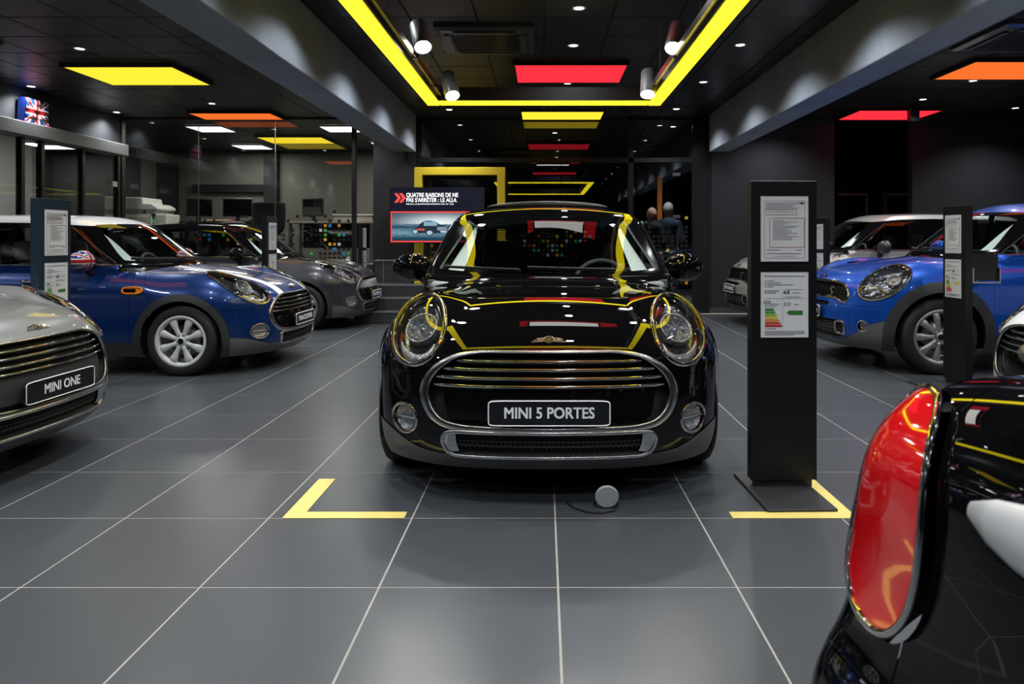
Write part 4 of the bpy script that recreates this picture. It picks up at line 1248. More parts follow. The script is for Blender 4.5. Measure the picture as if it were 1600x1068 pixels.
# dark post hanging in front of the right red panel
o = MB().box(5.345, 5.475, 10.44, 10.56, 2.91, CZ-.002).build('hanging_box', SATINBLACK, bevel=.01)
tag(o, 'small black box hanging under the right red ceiling panel', 'box')

# ---- back glass wall
gw = structure(empty('window_1', (0, YB, 0)))
zt_ = 2.47
xs_ = [-2.04, -.28, .28, 1.40, 2.45]
MB().box(-2.06, -2.0, -.05, .05, 0, CZ).build('window_post', SATINBLACK, gw)
MB().box(1.36, 1.44, -.05, .05, 0, CZ).build('window_post', SATINBLACK, gw)
MB().box(2.40, 2.66, -.06, .06, 0, CZ).build('window_post', SATINBLACK, gw)
MB().box(-2.0, 2.4, -.05, .05, zt_-.035, zt_+.035).build('window_transom', SATINBLACK, gw)
MB().box(-2.0, 2.4, -.05, .05, CZ-.05, CZ).build('window_head', SATINBLACK, gw)
MB().box(-2.0, 2.4, -.05, .05, 0, .08).build('window_rail', SATINBLACK, gw)
for a, b in ((-2.0, .28), (.28, 1.36), (1.44, 2.40)):
    MB().box(a+.004, b-.004, -.006, .0, .08, zt_-.035).build('pane', DARKGLASS, gw)
for a, b in ((-2.0, -.30), (-.30, 1.36), (1.44, 2.40)):
    MB().box(a+.004, b-.004, -.006, .0, zt_+.035, CZ-.05).build('pane', DARKGLASS, gw)
for z in (1.56, 2.24):
    MB().box(2.08, 2.20, -.03, -.01, z-.025, z+.025).build('door_hinge', SATIN, gw)

# ---- office glass wall on the left
og = structure(empty('window_2', (0, YB, 0)))
jx = [-6.80, -5.59, -4.35, -3.10]
for a, b in zip(jx[:-1], jx[1:]):
    MB().box(a+.004, b-.004, -.006, .0, .02, CZ-.03).build('pane', SHEETGLASS, og)
for x in jx[1:3]:
    MB().box(x-.005, x+.005, -.009, .003, .02, CZ-.03).build('glass_joint', SATIN, og)
MB().box(-3.10, -3.04, -.05, .05, 0, CZ).build('window_post', SATINBLACK, og)
MB().box(-6.88, -6.80, -.05, .05, 0, CZ).build('window_post', ALU, og)
MB().box(-6.80, -3.10, -.02, .02, CZ-.03, CZ).build('window_head', SATINBLACK, og)

# mosaic film on the glass: small squares
def mosaic(name, parent, x0, x1, dens, grid=.075, sq=.046, seed=1, zmin=.35, zmax=1.75, pb=.62):
    rnd = random.Random(seed); bk = {}
    cols = ['black', 'red', 'green', 'blue', 'orange', 'white', 'yellow']
    nx = int((x1-x0)/grid); nz = int((zmax-zmin)/grid)
    for i in range(nx):
        for j in range(nz):
            x = x0+grid*(i+.5); z = zmin+grid*(j+.5)
            if rnd.random() < dens((x-x0)/(x1-x0), z):
                c = 'black' if rnd.random() < pb else rnd.choice(cols[1:])
                bk.setdefault(c, MB()).box(x-sq/2, x+sq/2, -.009, -.0065, z-sq/2, z+sq/2)
    cc = {'black': (.004, .004, .004), 'red': (.62, .03, .05), 'green': (.06, .45, .08), 'blue': (.03, .26, .62), 'orange': (.75, .28, .02), 'white': (.6, .62, .64), 'yellow': (.72, .52, .04)}
    for c, b in bk.items():
        m_ = mat('film_'+c, cc[c], .5)
        if c != 'black':
            p = m_.node_tree.nodes['Principled BSDF']
        o = b.build('film_squares', m_, parent); o['kind'] = 'stuff'; o['label'] = 'small %s squares printed on the glass' % c
mosaic('film', og, -6.8, -3.12, lambda u, z: max(0, (.75 if u > .84 else (.30 if u > .6 else .55))*(1 if z < 1.25 else max(0, 1-(z-1.25)/(.55 if u > .8 else .45))**1.6)), seed=3, zmin=.55, zmax=1.80, pb=.72)
mosaic('film', gw, -2.0, 1.36, lambda u, z: .85 if z < 1.18 else max(0, .5*(1-(z-1.18)/.35)), seed=5, zmin=.45, zmax=1.5)
mosaic('film', gw, 1.44, 2.36, lambda u, z: .9 if z < 1.35 else max(0, .6*(1-(z-1.35)/.25)), seed=8, zmin=.45, zmax=1.6, pb=.965)

# ---- entrance front along the left side
wl_ = structure(empty('wall_left', (XL, 0, 0)))
MB().box(-.10, .0, YF, 11.55, 2.70, CZ).build('upper_wall', DARKWALL, wl_)
structure(MB().box(XL-.12, XL+.16, 2.0, 11.50, 2.52, 2.70).build('trim_5', GREYMETAL, bevel=.01))
MB().box(-.10, .0, YF, 2.0, 0, 2.70).build('side_wall', DARKWALL, wl_)
for y in (9.35, 9.72, 10.58, 11.46, 8.1, 6.4, 4.6):
    MB().box(-.05, .03, y-.03, y+.03, 0, 2.52).build('door_post', ALU, wl_)
ys_ = [2.0, 4.6, 6.4, 8.1, 9.35, 9.72, 10.58, 11.46]
for a, b in zip(ys_[:-1], ys_[1:]):
    MB().box(-.008, 0, a+.03, b-.03, .02, 2.52).build('pane', SHEETGLASS, wl_)
MB().box(-.03, .06, 11.24, 11.36, 2.02, 2.10).build('door_sensor', WHITEPAINT, wl_)

# ---- office beyond the glass (raised floor)
structure(MB().box(-13.3, -2.10, YB+.15, 17.4, 0, OFZ).build('floor_office', mat('office_floor', (.05, .05, .05), .5)))
structure(MB().box(-9.0, -2.7, 16.0, 16.1, OFZ, CZ).build('wall_office', OFFWALL))
structure(MB().box(-13.3, -9.0, 16.0, 16.1, OFZ, CZ).build('wall_office_dark', BLACKWALL))
structure(MB().box(-13.4, -13.3, YF, 17.4, 0, CZ).build('wall_far_left', PALEWALL))
structure(MB().box(-2.2, -2.1, YB+.1, 17.4, 0, CZ).build('wall_partition', OFFWALL))
structure(MB().box(-9.9, -9.0, 12.6, 12.7, 0, CZ).build('wall_pale', PALEWALL))
o = structure(MB().box(-7.8, -6.2, 15.90, 16.0, 2.25, 2.42).build('trim_1', BLACKWALL))
o = structure(MB().box(-6.2, -5.9, 15.85, 16.0, OFZ, CZ).build('trim_2', BLACKWALL))
o = structure(MB().box(-8.6, -8.15, 15.9, 16.0, OFZ, 2.9).build('trim_3', BLACKWALL))

def white_panel(x, y, sx, sy, label, e=40):
    t = empty('panel_light', (x, y, CZ-.02)); tag(t, label, 'ceiling light', 'white office ceiling lights')
    MB().box(-sx/2, sx/2, -sy/2, sy/2, -.012, .012).build('diffuser', WHITELED, t)
    for bx in ((-sx/2-.015, -sx/2, -sy/2-.015, sy/2+.015), (sx/2, sx/2+.015, -sy/2-.015, sy/2+.015), (-sx/2, sx/2, -sy/2-.015, -sy/2), (-sx/2, sx/2, sy/2, sy/2+.015)):
        MB().box(bx[0], bx[1], bx[2], bx[3], -.014, .018).build('frame', WHITEPAINT, t)
    l = bpy.data.lights.new('panel_glow', 'AREA'); l.shape = 'RECTANGLE'; l.size = sx; l.size_y = sy; l.energy = e; l.color = (1, .97, .92)
    lo = bpy.data.objects.new('panel_glow', l); COL.objects.link(lo); lo.parent = t; lo.location = (0, 0, -.02)
white_panel(-5.85, 12.6, .60, .60, 'square white office light nearest the copier', 26)
white_panel(-3.55, 12.6, .60, .60, 'square white office light beside the concrete beam', 26)
white_panel(-6.10, 15.0, .62, .62, 'square white office light over the back wall', 30)
white_panel(-3.30, 14.6, .30, .60, 'short white light over the narrow lit wall by the black screen wall', 26)
white_panel(-10.3, 15.0, .75, .60, 'white ceiling light seen through the entrance doors', 30)
white_panel(-10.3, 11.0, .75, .60, 'white ceiling light out beyond the entrance doors', 40)

# ---- coloured ceiling panels
def colour_panel(c, x0, x1, y0, y1, label):
    t = empty('colour_panel', ((x0+x1)/2, (y0+y1)/2, CZ-(.03 if c != 'white' else .085))); tag(t, label, 'light panel', 'coloured ceiling panels')
    a, b = (x1-x0)/2, (y1-y0)/2
    MB().box(-a, a, -b, b, -.016, .01).build('panel_face', PANEL[c] if c in PANEL else WHITELED, t)
    for bx in ((-a-.025, -a, -b-.025, b+.025), (a, a+.025, -b-.025, b+.025), (-a, a, -b-.025, -b), (-a, a, b, b+.025)):
        MB().box(bx[0], bx[1], bx[2], bx[3], -.022, .028).build('panel_frame', SATINBLACK, t)
colour_panel('red', -.32, .92, 7.94, 8.82, 'red ceiling panel over the aisle inside the yellow light frame')
colour_panel('yellow', -.34, .90, 10.80, 11.50, 'yellow ceiling panel at the back glass wall')
colour_panel('yellow', -5.39, -4.17, 8.03, 8.96, 'large yellow ceiling panel over the deep blue car')
colour_panel('orange', -5.42, -4.18, 10.93, 11.50, 'orange ceiling panel in front of the office glass')
colour_panel('orange', 4.70, 5.93, 7.80, 8.65, 'orange ceiling panel over the bright blue car')
colour_panel('red', 4.72, 5.95, 10.70, 11.52, 'red ceiling panel in front of the dark passage')
colour_panel('yellow', -5.40, -4.18, 13.45, 14.3, 'yellow ceiling panel inside the glazed office')
colour_panel('red', -.30, .86, 5.20, 5.70, 'red ceiling panel above the roof of the black car')
colour_panel('red', -.32, .92, 2.2, 3.0, 'red ceiling panel above the bonnet of the black car')
colour_panel('white', -.18, .62, 5.22, 5.55, 'white ceiling panel above the windscreen of the black car')
colour_panel('orange', -5.4, -4.18, 4.95, 5.75, 'orange ceiling panel above the light grey car')
colour_panel('red', 4.70, 5.93, 4.9, 5.75, 'red ceiling panel above the white car')

# ---- yellow light frame on wires with spotlights
lf = empty('suspended_light', (0, 4.93, 2.48)); tag(lf, 'suspended rectangular yellow light frame above the black car', 'light')
fx, fy, fw = 1.135, 2.04, .125
for (a0, a1, b0, b1) in ((-fx, -fx+fw, -fy, fy), (fx-fw, fx, -fy, fy), (-fx+fw, fx-fw, -fy, -fy+fw), (-fx+fw, fx-fw, fy-fw, fy)):
    MB().box(a0+.008, a1-.008, b0+(.008 if b1-b0 < .5 else 0), b1-(.008 if b1-b0 < .5 else 0), -.002, .02).build('light_strip', LED, lf)
    MB().box(a0, a1, b0, b1, .021, .15).build('frame_profile', SATINBLACK, lf)
for sx in (-1, 1):
    MB().box(sx*(fx-fw-.02)-.018, sx*(fx-fw-.02)+.018, -fy+fw, fy-fw, .06, .11).build('spot_rail', SATIN if sx > 0 else SATINBLACK, lf)
    for y in (-1.7, 0, 1.7):
        MB().tube([(sx*(fx-.06), y, .15), (sx*(fx-.06), y, CZ-2.48)], .003, 6).build('wire', SATIN, lf)
def track_spot(px, py, Y, sx, aim, label, e=90):
    X = (px-850)/1120*Y; Z = CAMH-(py-377)/1120*Y
    t = empty('track_spot', (X, Y-4.93, Z-2.48), 0, lf)
    d = (Vector(aim)-Vector((X, Y, Z))).normalized(); q = d.to_track_quat('-Z', 'Y')
    r = .068; Lh = .26
    b = MB().lathe([(0, Lh), (r*.9, Lh), (r, Lh-.012), (r, .012), (r*.93, 0), (r*.86, .012), (r*.84, .02)], 32); o = b.build('lamp_body', mat('spot_grey', (.16, .165, .17), .35, .3), t, True, angle=.7); o.rotation_euler = q.to_euler()
    b = MB().lathe([(0, .010), (r*.84, .010)], 32); o = b.build('lamp_face', SPOTDISC, t); o.rotation_euler = q.to_euler()
    ctr = q @ Vector((0, 0, Lh*.6)); rail = Vector((sx*(fx-fw-.03)-X, 0, 2.54-Z))
    MB().tube([ctr, (ctr.x*.5+rail.x*.5, ctr.y, rail.z), rail], .012, 8).build('lamp_arm', SATINBLACK, t, True)
    l = bpy.data.lights.new('spot_beam', 'SPOT'); l.energy = e; l.spot_size = .9; l.spot_blend = .5; l.shadow_soft_size = .05
    lo = bpy.data.objects.new('spot_beam', l); COL.objects.link(lo); lo.parent = t; lo.rotation_euler = q.to_euler(); lo.location = d*.03
track_spot(661, 74, 5.35, -1, (-.45, 4.3, 1.0), 'track spotlight nearest on the left of the yellow frame')
track_spot(707, 150, 6.35, -1, (-.4, 5.5, 1.0), 'track spotlight at the far left corner of the yellow frame')
track_spot(1052, 76, 5.35, 1, (.45, 4.3, 1.0), 'track spotlight nearest on the right of the yellow frame')
track_spot(1012, 148, 6.35, 1, (.75, 5.6, 1.0), 'track spotlight at the far right corner of the yellow frame')

# ---- recessed downlights
dl_ring = MB().lathe([(.045, .004), (.050, -.004), (.066, -.005), (.070, .0), (.070, .01)], 28).mesh('trim_ring', True)
dl_disc = MB().lathe([(0, .002), (.045, .002)], 28).mesh('lamp_disc')
SPOTS = []
for X, Ys in ((-6.62, (.2, 2.0, 3.8, 5.6, 7.4, 9.25, 11.1)), (-4.82, (.2, 2.0, 3.8, 5.6, 6.9, 7.44+.0, 9.18, 10.4)), (-3.0, (2.0, 3.8, 5.6, 7.4, 9.2, 10.9)),
              (-1.44, (-1.6, .2, 2.0, 3.8, 5.6, 7.35, 9.1, 10.88)), (.30, (-1.6, .2, 1.6, 3.4, 6.15, 7.32, 9.07)), (2.0, (-1.6, .2, 2.0, 3.8, 5.6, 7.3, 9.0, 10.82)),
              (3.62, (.2, 2.0, 3.8, 5.6, 7.3, 9.0, 10.9)), (5.34, (.2, 2.0, 3.8, 5.6, 7.3, 8.92, 10.1)), (7.07, (2.0, 3.8, 5.6, 7.3, 9.0, 10.75))):
    for Y in Ys: SPOTS.append((X, Y))
FILLSPOTS = [(2.25, 12.5), (.2, 13.2)]  # fill lamps added to brighten the people and room behind the glass
SPOTS = [(x, y) for x, y in SPOTS if not (x == -4.82 and abs(y-6.9) < .01)]
COLNAME = {-6.62: 'along the entrance doors', -4.82: 'in the middle of the left bay', -3.0: 'in the left bay beside the concrete beam', -1.44: 'left of the yellow light frame',
           .30: 'over the centre line of the aisle', 2.0: 'right of the yellow light frame', 3.62: 'in the right bay beside the concrete beam', 5.34: 'in the middle of the right bay', 7.07: 'far out in the right bay'}
ORD = ['nearest the back wall', 'second from the back wall', 'third from the back wall', 'fourth from the back wall', 'fifth from the back wall', 'sixth from the back wall', 'seventh from the back wall', 'eighth from the back wall', 'ninth from the back wall']
for x, y in sorted(SPOTS)+FILLSPOTS:
    t = empty('downlight', (x, y, CZ-.002))
    if (x, y) in FILLSPOTS:
        tag(t, ['added fill downlight above the two people behind the back glass', 'added fill downlight in the dark room behind the back glass', 'small downlight inside the dark passage'][FILLSPOTS.index((x, y))], 'downlight', 'recessed ceiling downlights')
    else:
        rank = sorted([b for a, b in SPOTS if a == x], reverse=True).index(y)
        tag(t, 'small downlight %s, %s' % (COLNAME[x], ORD[rank]), 'downlight', 'recessed ceiling downlights')
    put('trim_ring', dl_ring, SATIN, t); put('lamp_disc', dl_disc, LAMPDISC, t)
    l = bpy.data.lights.new('downlight_beam', 'SPOT'); l.energy = SPOT_W*((1.6, .3, .12)[FILLSPOTS.index((x, y))] if (x, y) in FILLSPOTS else 1.0); l.spot_size = 2.35; l.spot_blend = .9; l.shadow_soft_size = .045; l.color = (.94, .97, 1.0)
    lo = bpy.data.objects.new('downlight_beam', l); COL.objects.link(lo); lo.parent = t; lo.location = (0, 0, -.02)

# ---- ceiling cassettes
def cassette(x, y, label, s=.46):
    t = empty('air_conditioner', (x, y, CZ)); tag(t, label, 'air conditioner', 'ceiling air conditioners')
    b = MB(); prof = [(s, -.002), (s, -.03), (s-.05, -.05), (s-.14, -.055), (s-.15, -.04)]
    V = []; F = []
    for a, z in prof: V += [(-a, -a, z), (a, -a, z), (a, a, z), (-a, a, z)]
    for q in range(len(prof)-1):
        for i in range(4): F.append((q*4+i, q*4+(i+1) % 4, q*4+4+(i+1) % 4, q*4+4+i))
    b.add(V, F); b.build('housing', mat('cassette_black', (.05, .05, .05), .3, coat=.3), t)
    for r in range(4):
        o = MB().box(-s+.17, s-.17, -s+.075, -s+.125, -.066, -.056).build('louvre', mat('cassette_vane', (.09, .09, .09), .3), t); o.rotation_euler = (0, 0, r*PI/2)
    MB().box(-s+.15, s-.15, -s+.15, s-.15, -.044, -.040).build('filter', BLACKMATT, t)
    for q in range(14):
        yy = -s+.17+q*(2*s-.34)/13
        MB().box(-s+.16, s-.16, yy-.007, yy+.007, -.056, -.044).build('grille_slat', MATS['cassette_black'], t)
cassette(-.56, 7.05, 'black ceiling air conditioner beside the red panel')
cassette(-5.9, 6.75, 'black ceiling air conditioner over the left row of cars')
cassette(4.66, 6.95, 'black ceiling air conditioner over the right row of cars')
# ================================================================== things on the floor
PAPER = mat('paper', (.62, .64, .67), rough=.6)
INK = mat('ink_grey', (.22, .23, .25), rough=.7)
INKD = mat('ink_dark', (.05, .05, .055), rough=.7)
INKR = mat('ink_red', (.35, .12, .10), rough=.7)
ARROW = [mat('arrow_%d' % i, c, .5) for i, c in enumerate([(.03, .17, .04), (.05, .26, .04), (.25, .40, .04), (.62, .50, .03), (.62, .24, .02), (.50, .05, .02), (.40, .02, .02)])]

def floor_bracket(pts, label):
    o = MB().prism(pts, .0008, .0022).build('floor_bracket', YTAPE); tag(o, label, 'floor marking', 'yellow floor brackets')
floor_bracket([(-1.095, 2.995), (-.585, 2.995), (-.585, 3.065), (-1.015, 3.065), (-1.015, 3.49), (-1.095, 3.49)], 'yellow corner bracket on the floor left of the black car')
floor_bracket([(.79, 2.995), (1.312, 2.995), (1.312, 3.60), (1.235, 3.60), (1.235, 3.065), (.79, 3.065)], 'yellow corner bracket on the floor under the black display stand')

def sheet(parent, z0, kind, w=.222, h=.302, y=-.034, x=0.0):
    t = empty('paper_sheet', (x, y, z0), 0, parent)
    MB().box(-w/2, w/2, -.003, 0, -h/2, h/2).build('paper', PAPER, t)
    MB().box(-w/2-.004, w/2+.004, 0.0005, .003, -h/2-.004, h/2+.004).build('holder', SATIN, t)
    rnd = random.Random(int(z0*1000)+len(kind))
    b = MB(); yy = (-.0042, -.0032)
    def ln(x0, x1, z, th=.0016, m=b): m.box(x0, x1, yy[0], yy[1], z-th/2, z+th/2)
    d = MB()
    if kind == 'spec':
        for a in ((-.095, .095, .130), (-.095, .095, -.135)): ln(*a, .0009)
        for x0 in (-.095, .095): b.box(x0-.0006, x0+.0006, yy[0], yy[1], -.135, .13)
        for i in range(5): ln(-.088, -.088+.10+.07*rnd.random(), .120-.0075*i, .0026)
        for (x0, x1, z0_, z1_) in ((-.088, .055, .066, .098), (-.070, .092, -.085, .050)):
            for zz in (z0_, z1_): d.box(x0, x1, yy[0], yy[1], zz-.0009, zz+.0009)
            for xx in (x0, x1): d.box(xx-.0009, xx+.0009, yy[0], yy[1], z0_, z1_)
        for i in range(2): ln(-.08, -.08+.07+.06*rnd.random(), .089-.010*i, .002)
        for i in range(14): ln(-.055, -.055+.05+.09*rnd.random(), .040-.0068*i, .002)
        ln(-.085, -.02, -.097, .003); ln(.05, .085, -.097, .003); ln(-.085, .075, -.114, .003); ln(-.05, .05, -.126, .0014)
        MB().lathe([(0, 0), (.006, 0)], 14, 'y', (.080, -.0043, .120)).build('logo', INKD, t)
        MB().box(.062, .098, -.0043, -.0035, .1185, .1215).build('logo_wings', INKD, t)
    else:
        ln(-.095, .075, .134, .004); ln(.078, .095, .133, .004)
        for i, wd in enumerate((.03, .06, .12, .025)): ln(-.095, -.095+.012, .112-.009*i, .002); ln(-.08, -.08+wd, .112-.009*i, .0035)
        ln(-.095, -.025, .066, .004); ln(-.095, -.04, .057, .004); ln(.035, .07, .056, .003)
        for i in range(3): ln(0.0, .085-.01*i, .072-.0+(-.028-.006*i if i else 0), .0018)
        b.box(-.01, -.0094, yy[0], yy[1], -.12, .08); b.box(-.095, .095, yy[0], yy[1], .0305, .0311)
        ln(-.095, -.02, .005, .0022); ln(-.095, -.03, -.002, .0022); ln(-.095, -.045, -.011, .002)
        ln(.045, .065, .002, .004)
        lettering('lettering', 'CO2', .017, INKD, t, (-.083, -.0036, .014), (PI/2, 0, 0), bold=.0003)
        lettering('lettering', '4,8', .024, INKD, t, (.008, -.0036, .058), (PI/2, 0, 0), bold=.0006)
        lettering('lettering', '111', .024, INKD, t, (.012, -.0036, .003), (PI/2, 0, 0), bold=.0006)
        cols = list(ARROW)
        for i in range(7):
            z = -.022-.0125*i; wd = .038+.0062*i; x0 = -.092
            MB().prism([(x0, z-.0048), (x0+wd, z-.0048), (x0+wd+.006, z), (x0+wd, z+.0048), (x0, z+.0048)], yy[0], yy[1], 'y').build('energy_arrow', ARROW[i], t)
        MB().prism([(.085, -.046), (.022, -.046), (.008, -.036), (.022, -.026), (.085, -.026)], yy[0], yy[1], 'y').build('energy_pointer', ARROW[0] if kind == 'energy' else ARROW[3], t)
        ln(-.09, -.04, -.110, .003, d)
        for i in range(4): ln(-.093, .093-.05*(i == 3), -.122-.0055*i, .0022)
    o = b.build('print_lines', INK, t); o['kind'] = 'stuff'
    if d.v: o = d.build('print_rules', INKR, t); o['kind'] = 'stuff'
    return t

STANDM = mat('stand_black', (.0035, .004, .005), rough=.4)
STANDN = mat('stand_navy', (.012, .026, .042), rough=.35)
def kiosk(x, y, rz, label, m=None, w=.31, kind='energy', sx=0.0, dep=.06, bf=-.31):
    m = m or STANDM
    t = empty('display_stand', (x, y, 0), rz); tag(t, label, 'display stand', 'price display stands')
    MB().box(-w/2, w/2, -dep/2, dep/2, .045, 1.44).build('column', m, t, bevel=.003)
    MB().box(-w/2+.02, w/2-.02, -.02, .02, .012, .045).build('foot', SATINBLACK, t)
    MB().prism([(-.175, bf), (.13, bf), (.13, .18), (-.175, .18)], 0.0025, .014).build('base_plate', mat('base_plate', (.022, .023, .025), .45), t, bevel=.003)
    sheet(t, 1.215, 'spec', y=-dep/2-.004, x=sx); sheet(t, .862, kind, y=-dep/2-.004, x=sx)
    return t
k1 = kiosk(1.118, 3.37, .03, 'tall black display stand with two paper sheets right of the black car')
kiosk(-3.30, 4.80, PI/2, 'navy display stand behind the light grey car, between it and the deep blue car', STANDN, bf=-.19)
kiosk(-3.10, 8.10, PI/2, 'black display stand between the deep blue car and the dark grey car')
kiosk(-2.84, 11.2, PI/2, 'black display stand beside the steps, past the dark grey car')
kiosk(3.30, 5.72, -PI/2, 'black display stand in front of the wheel of the bright blue car', kind='energy_y')
kiosk(3.40, 8.75, -PI/2, 'black display stand between the bright blue car and the silver car', kind='energy_y')
# leaflet holder on the right stand
t = empty('leaflet_holder', (3.46, 5.63, .93)); tag(t, 'clear leaflet holder on the back of the right display stand', 'leaflet holder')
MB().box(-.10, .10, -.008, -.004, -.08, .13).build('leaflet', SATINBLACK, t)
for bx in ((-.11, -.10, -.09, .02), (.10, .11, -.09, .02), (-.11, .11, -.10, -.09)): MB().box(bx[0], bx[1], -.03, .0, bx[2], bx[3]).build('holder_rail', SATIN, t)

# ---- round floor-box lid with a cable
t = empty('floor_socket', (.272, 3.10, 0)); tag(t, 'small round grey floor socket lid standing open under the black car bumper', 'floor socket')
o = MB().lathe([(0, -.006), (.047, -.006), (.051, -.002), (.051, .004), (0, .006)], 36, 'y').build('lid', mat('lid_grey', (.34, .35, .37), .6, noise=(90, .35, 0)), t, True, angle=.6); o.location = (0, 0, .054); o.rotation_euler = (.18, 0, 0)
MB().lathe([(.046, 0), (.056, 0), (.056, .004), (.046, .004)], 36).build('rim', SATIN, t, loc=(0, .05, 0))
MB().tube([(.045, .01, .006), (.03, -.03, .005), (-.03, -.055, .005), (-.09, -.045, .005), (-.14, 0.0, .005), (-.17, .06, .006)], .004, 8).build('cable', BLACKMATT, t, True)

# ---- steps up to the office
st = structure(empty('trim_4', (0, 0, 0))); st['label'] = 'dark tiled steps beside the screen'
STEP = mat('step_tile', (.040, .042, .045), rough=.35, noise=(3, .1, .05))
NOSE = mat('step_nosing', (.20, .21, .22), rough=.4)
for i in range(3):
    y0 = 10.05+.30*i
    MB().box(-2.66, -.66, y0, 11.46, .17*i, .17*(i+1)-.008).build('step', STEP, st)
    MB().box(-2.665, -.655, y0-.006, y0+.02, .17*(i+1)-.010, .17*(i+1)).build('nosing', NOSE, st)
    MB().box(-2.66, -.66, y0+.02, 11.46, .17*(i+1)-.008, .17*(i+1)).build('tread', STEP, st)
MB().box(-2.66, -2.1, 11.25, 11.46, .51, .85).build('low_wall', STEP, st); MB().box(-2.665, -2.1, 11.24, 11.47, .85, .865).build('coping', NOSE, st)
for x in (-2.52,): MB().box(x-.004, x+.004, 11.246, 11.25, .51, .85).build('joint', NOSE, st)

# ---- yellow portal
pt = empty('yellow_portal', (-1.31, 11.2, .51)); tag(pt, 'tall square yellow portal frame behind the television', 'portal')
MB().box(-.705, -.585, -.07, .07, 0, 1.80).build('portal_post', YELLOW, pt, bevel=.004)
MB().box(.585, .705, -.07, .07, 0, 1.80).build('portal_post', YELLOW, pt, bevel=.004)
MB().box(-.585, .585, -.07, .07, 1.68, 1.80).build('portal_lintel', YELLOW, pt, bevel=.004)

# ---- television
tv = empty('television', (-1.635, 10.98, 1.56)); tag(tv, 'flat television with French slogan and picture of a car, left of the black car', 'television')
W2, H2 = .715, .415
MB().box(-W2-.012, W2+.012, -.0, .05, -H2-.012, H2+.012).build('casing', SATINBLACK, tv, bevel=.004)
# panel picture: colours of the slide stored on a fine grid
def slide():
    nx, nz = 200, 116; V = []; F = []; C_ = []
    rnd = np.random.RandomState(3); nz_ = rnd.rand(40, 60)
    def nse(u, v):
        a, b = u*58, v*38; i, j = int(a) % 58, int(b) % 38; fa, fb = a-int(a), b-int(b)
        return (nz_[j, i]*(1-fa)+nz_[j, i+1]*fa)*(1-fb)+(nz_[j+1, i]*(1-fa)+nz_[j+1, i+1]*fa)*fb
    for j in range(nz+1):
        for i in range(nx+1): V.append((-W2+2*W2*i/nx, 0, -H2+2*H2*j/nz))
    for j in range(nz):
        for i in range(nx): F.append((j*(nx+1)+i, j*(nx+1)+i+1, (j+1)*(nx+1)+i+1, (j+1)*(nx+1)+i))
    me = new_mesh('slide', V, F)
    at = me.color_attributes.new('print', 'FLOAT_COLOR', 'CORNER')
    body = np.array([(.235, .30), (.25, .42), (.275, .50), (.30, .545), (.33, .66), (.37, .70), (.44, .70), (.49, .665), (.53, .57), (.575, .55), (.60, .50), (.605, .38), (.585, .30), (.53, .27), (.46, .27), (.44, .27), (.37, .29), (.31, .27)])
    cols = np.zeros((nx*nz*4, 4), np.float32); cols[:, 3] = 1
    UU = (np.arange(nx)+.5)/nx; VV = (np.arange(nz)+.5)/nz
    U, Vv = np.meshgrid(UU, VV)
    top = .555                                # picture part below, slogan above
    pu = (U-.016)/.968; pv = (Vv-.018)/(top-.018)
    bd = poly_dist(body, pu.ravel(), pv.ravel()).reshape(pu.shape)
    for j in range(nz):
        for i in range(nx):
            u, v = U[j, i], Vv[j, i]
            if v > top+.012: c = (.008, .009, .022)
            elif v > top-.012 or v < .022 or u < .016 or u > .984: c = (.95, .07, .055)
            else:
                a, b = pu[j, i], pv[j, i]; n = nse(a, b)
                if b > .56+.05*n:              # stormy sky, bright in the middle
                    g = math.exp(-((a-.52)/.42)**2*1.2)*math.exp(-((b-.62)/.26)**2)
                    c = (.02+.80*g, .07+.85*g, .12+.82*g)
                elif b > .45+.10*abs(a-.5)+.05*n: c = (.03+.10*n, .08+.14*n, .13+.16*n)
                else:
                    g = max(0, 1-abs(b-.30)/.2)*(.4+.6*n)
                    c = (.01+.22*g, .05+.38*g, .09+.46*g)
                if bd[j, i] > 0:
                    c = (.015, .03, .05)
                    if b > .53 and .33 < a < .52: c = (.25, .42, .52) if .35 < a < .50 and b < .665 else (.02, .03, .05)
                    if .27 < a < .36 and .37 < b < .43: c = (.65, .10, .10)
                    if a > .50 and .36 < b < .50: c = (.22, .30, .38)
                    if a > .535 and .30 < b < .345: c = (.75, .8, .85)
                for cx, cy in ((.255, .33), (.415, .29)):
                    r = math.hypot((a-cx)*1.95, (b-cy)*1.0*.85+0)
                    rr = .085 if cx > .3 else .07
                    if r < rr: c = (.45, .60, .68) if r < rr*.72 else (.02, .03, .04)
            q = (j*nx+i)*4; cols[q:q+4, :3] = c
    at.data.foreach_set('color', cols.ravel()); return me
put('screen', slide(), vcol_mat('screen_light', .3, 0, 1.0), tv, loc=(0, -.002, 0))
WHITETXT = emit('screen_white', (1, 1, 1), 1.3); REDTXT = emit('screen_red', (1, .09, .07), 1.1)
for s_, z_, x_ in (('QUATRE RAISONS DE NE', .305, -.475), ("PAS S'ARRÊTER : LE ALL4.", .228, -.475)):
    lettering('lettering', s_, .088, WHITETXT, tv, (x_, -.004, z_), (PI/2, 0, 0), 'LEFT', .0022, .80)
lettering('lettering', 'MINI ALL4 : LE QUATRE ROUES MOTRICES BY MINI : DV + FUEL', .026, WHITETXT, tv, (-.475, -.004, .168), (PI/2, 0, 0), 'LEFT', .0006, 1.0)
for x in (-.66, -.585):
    MB().prism([(x, .19), (x+.05, .19), (x+.105, .262), (x+.05, .335), (x, .335), (x+.055, .262)], -.005, -.003, 'y').build('chevron', REDTXT, tv)
MB().box(-.37, -.27, .05, .147, -.1, .1).build('bracket', SATINBLACK, tv)

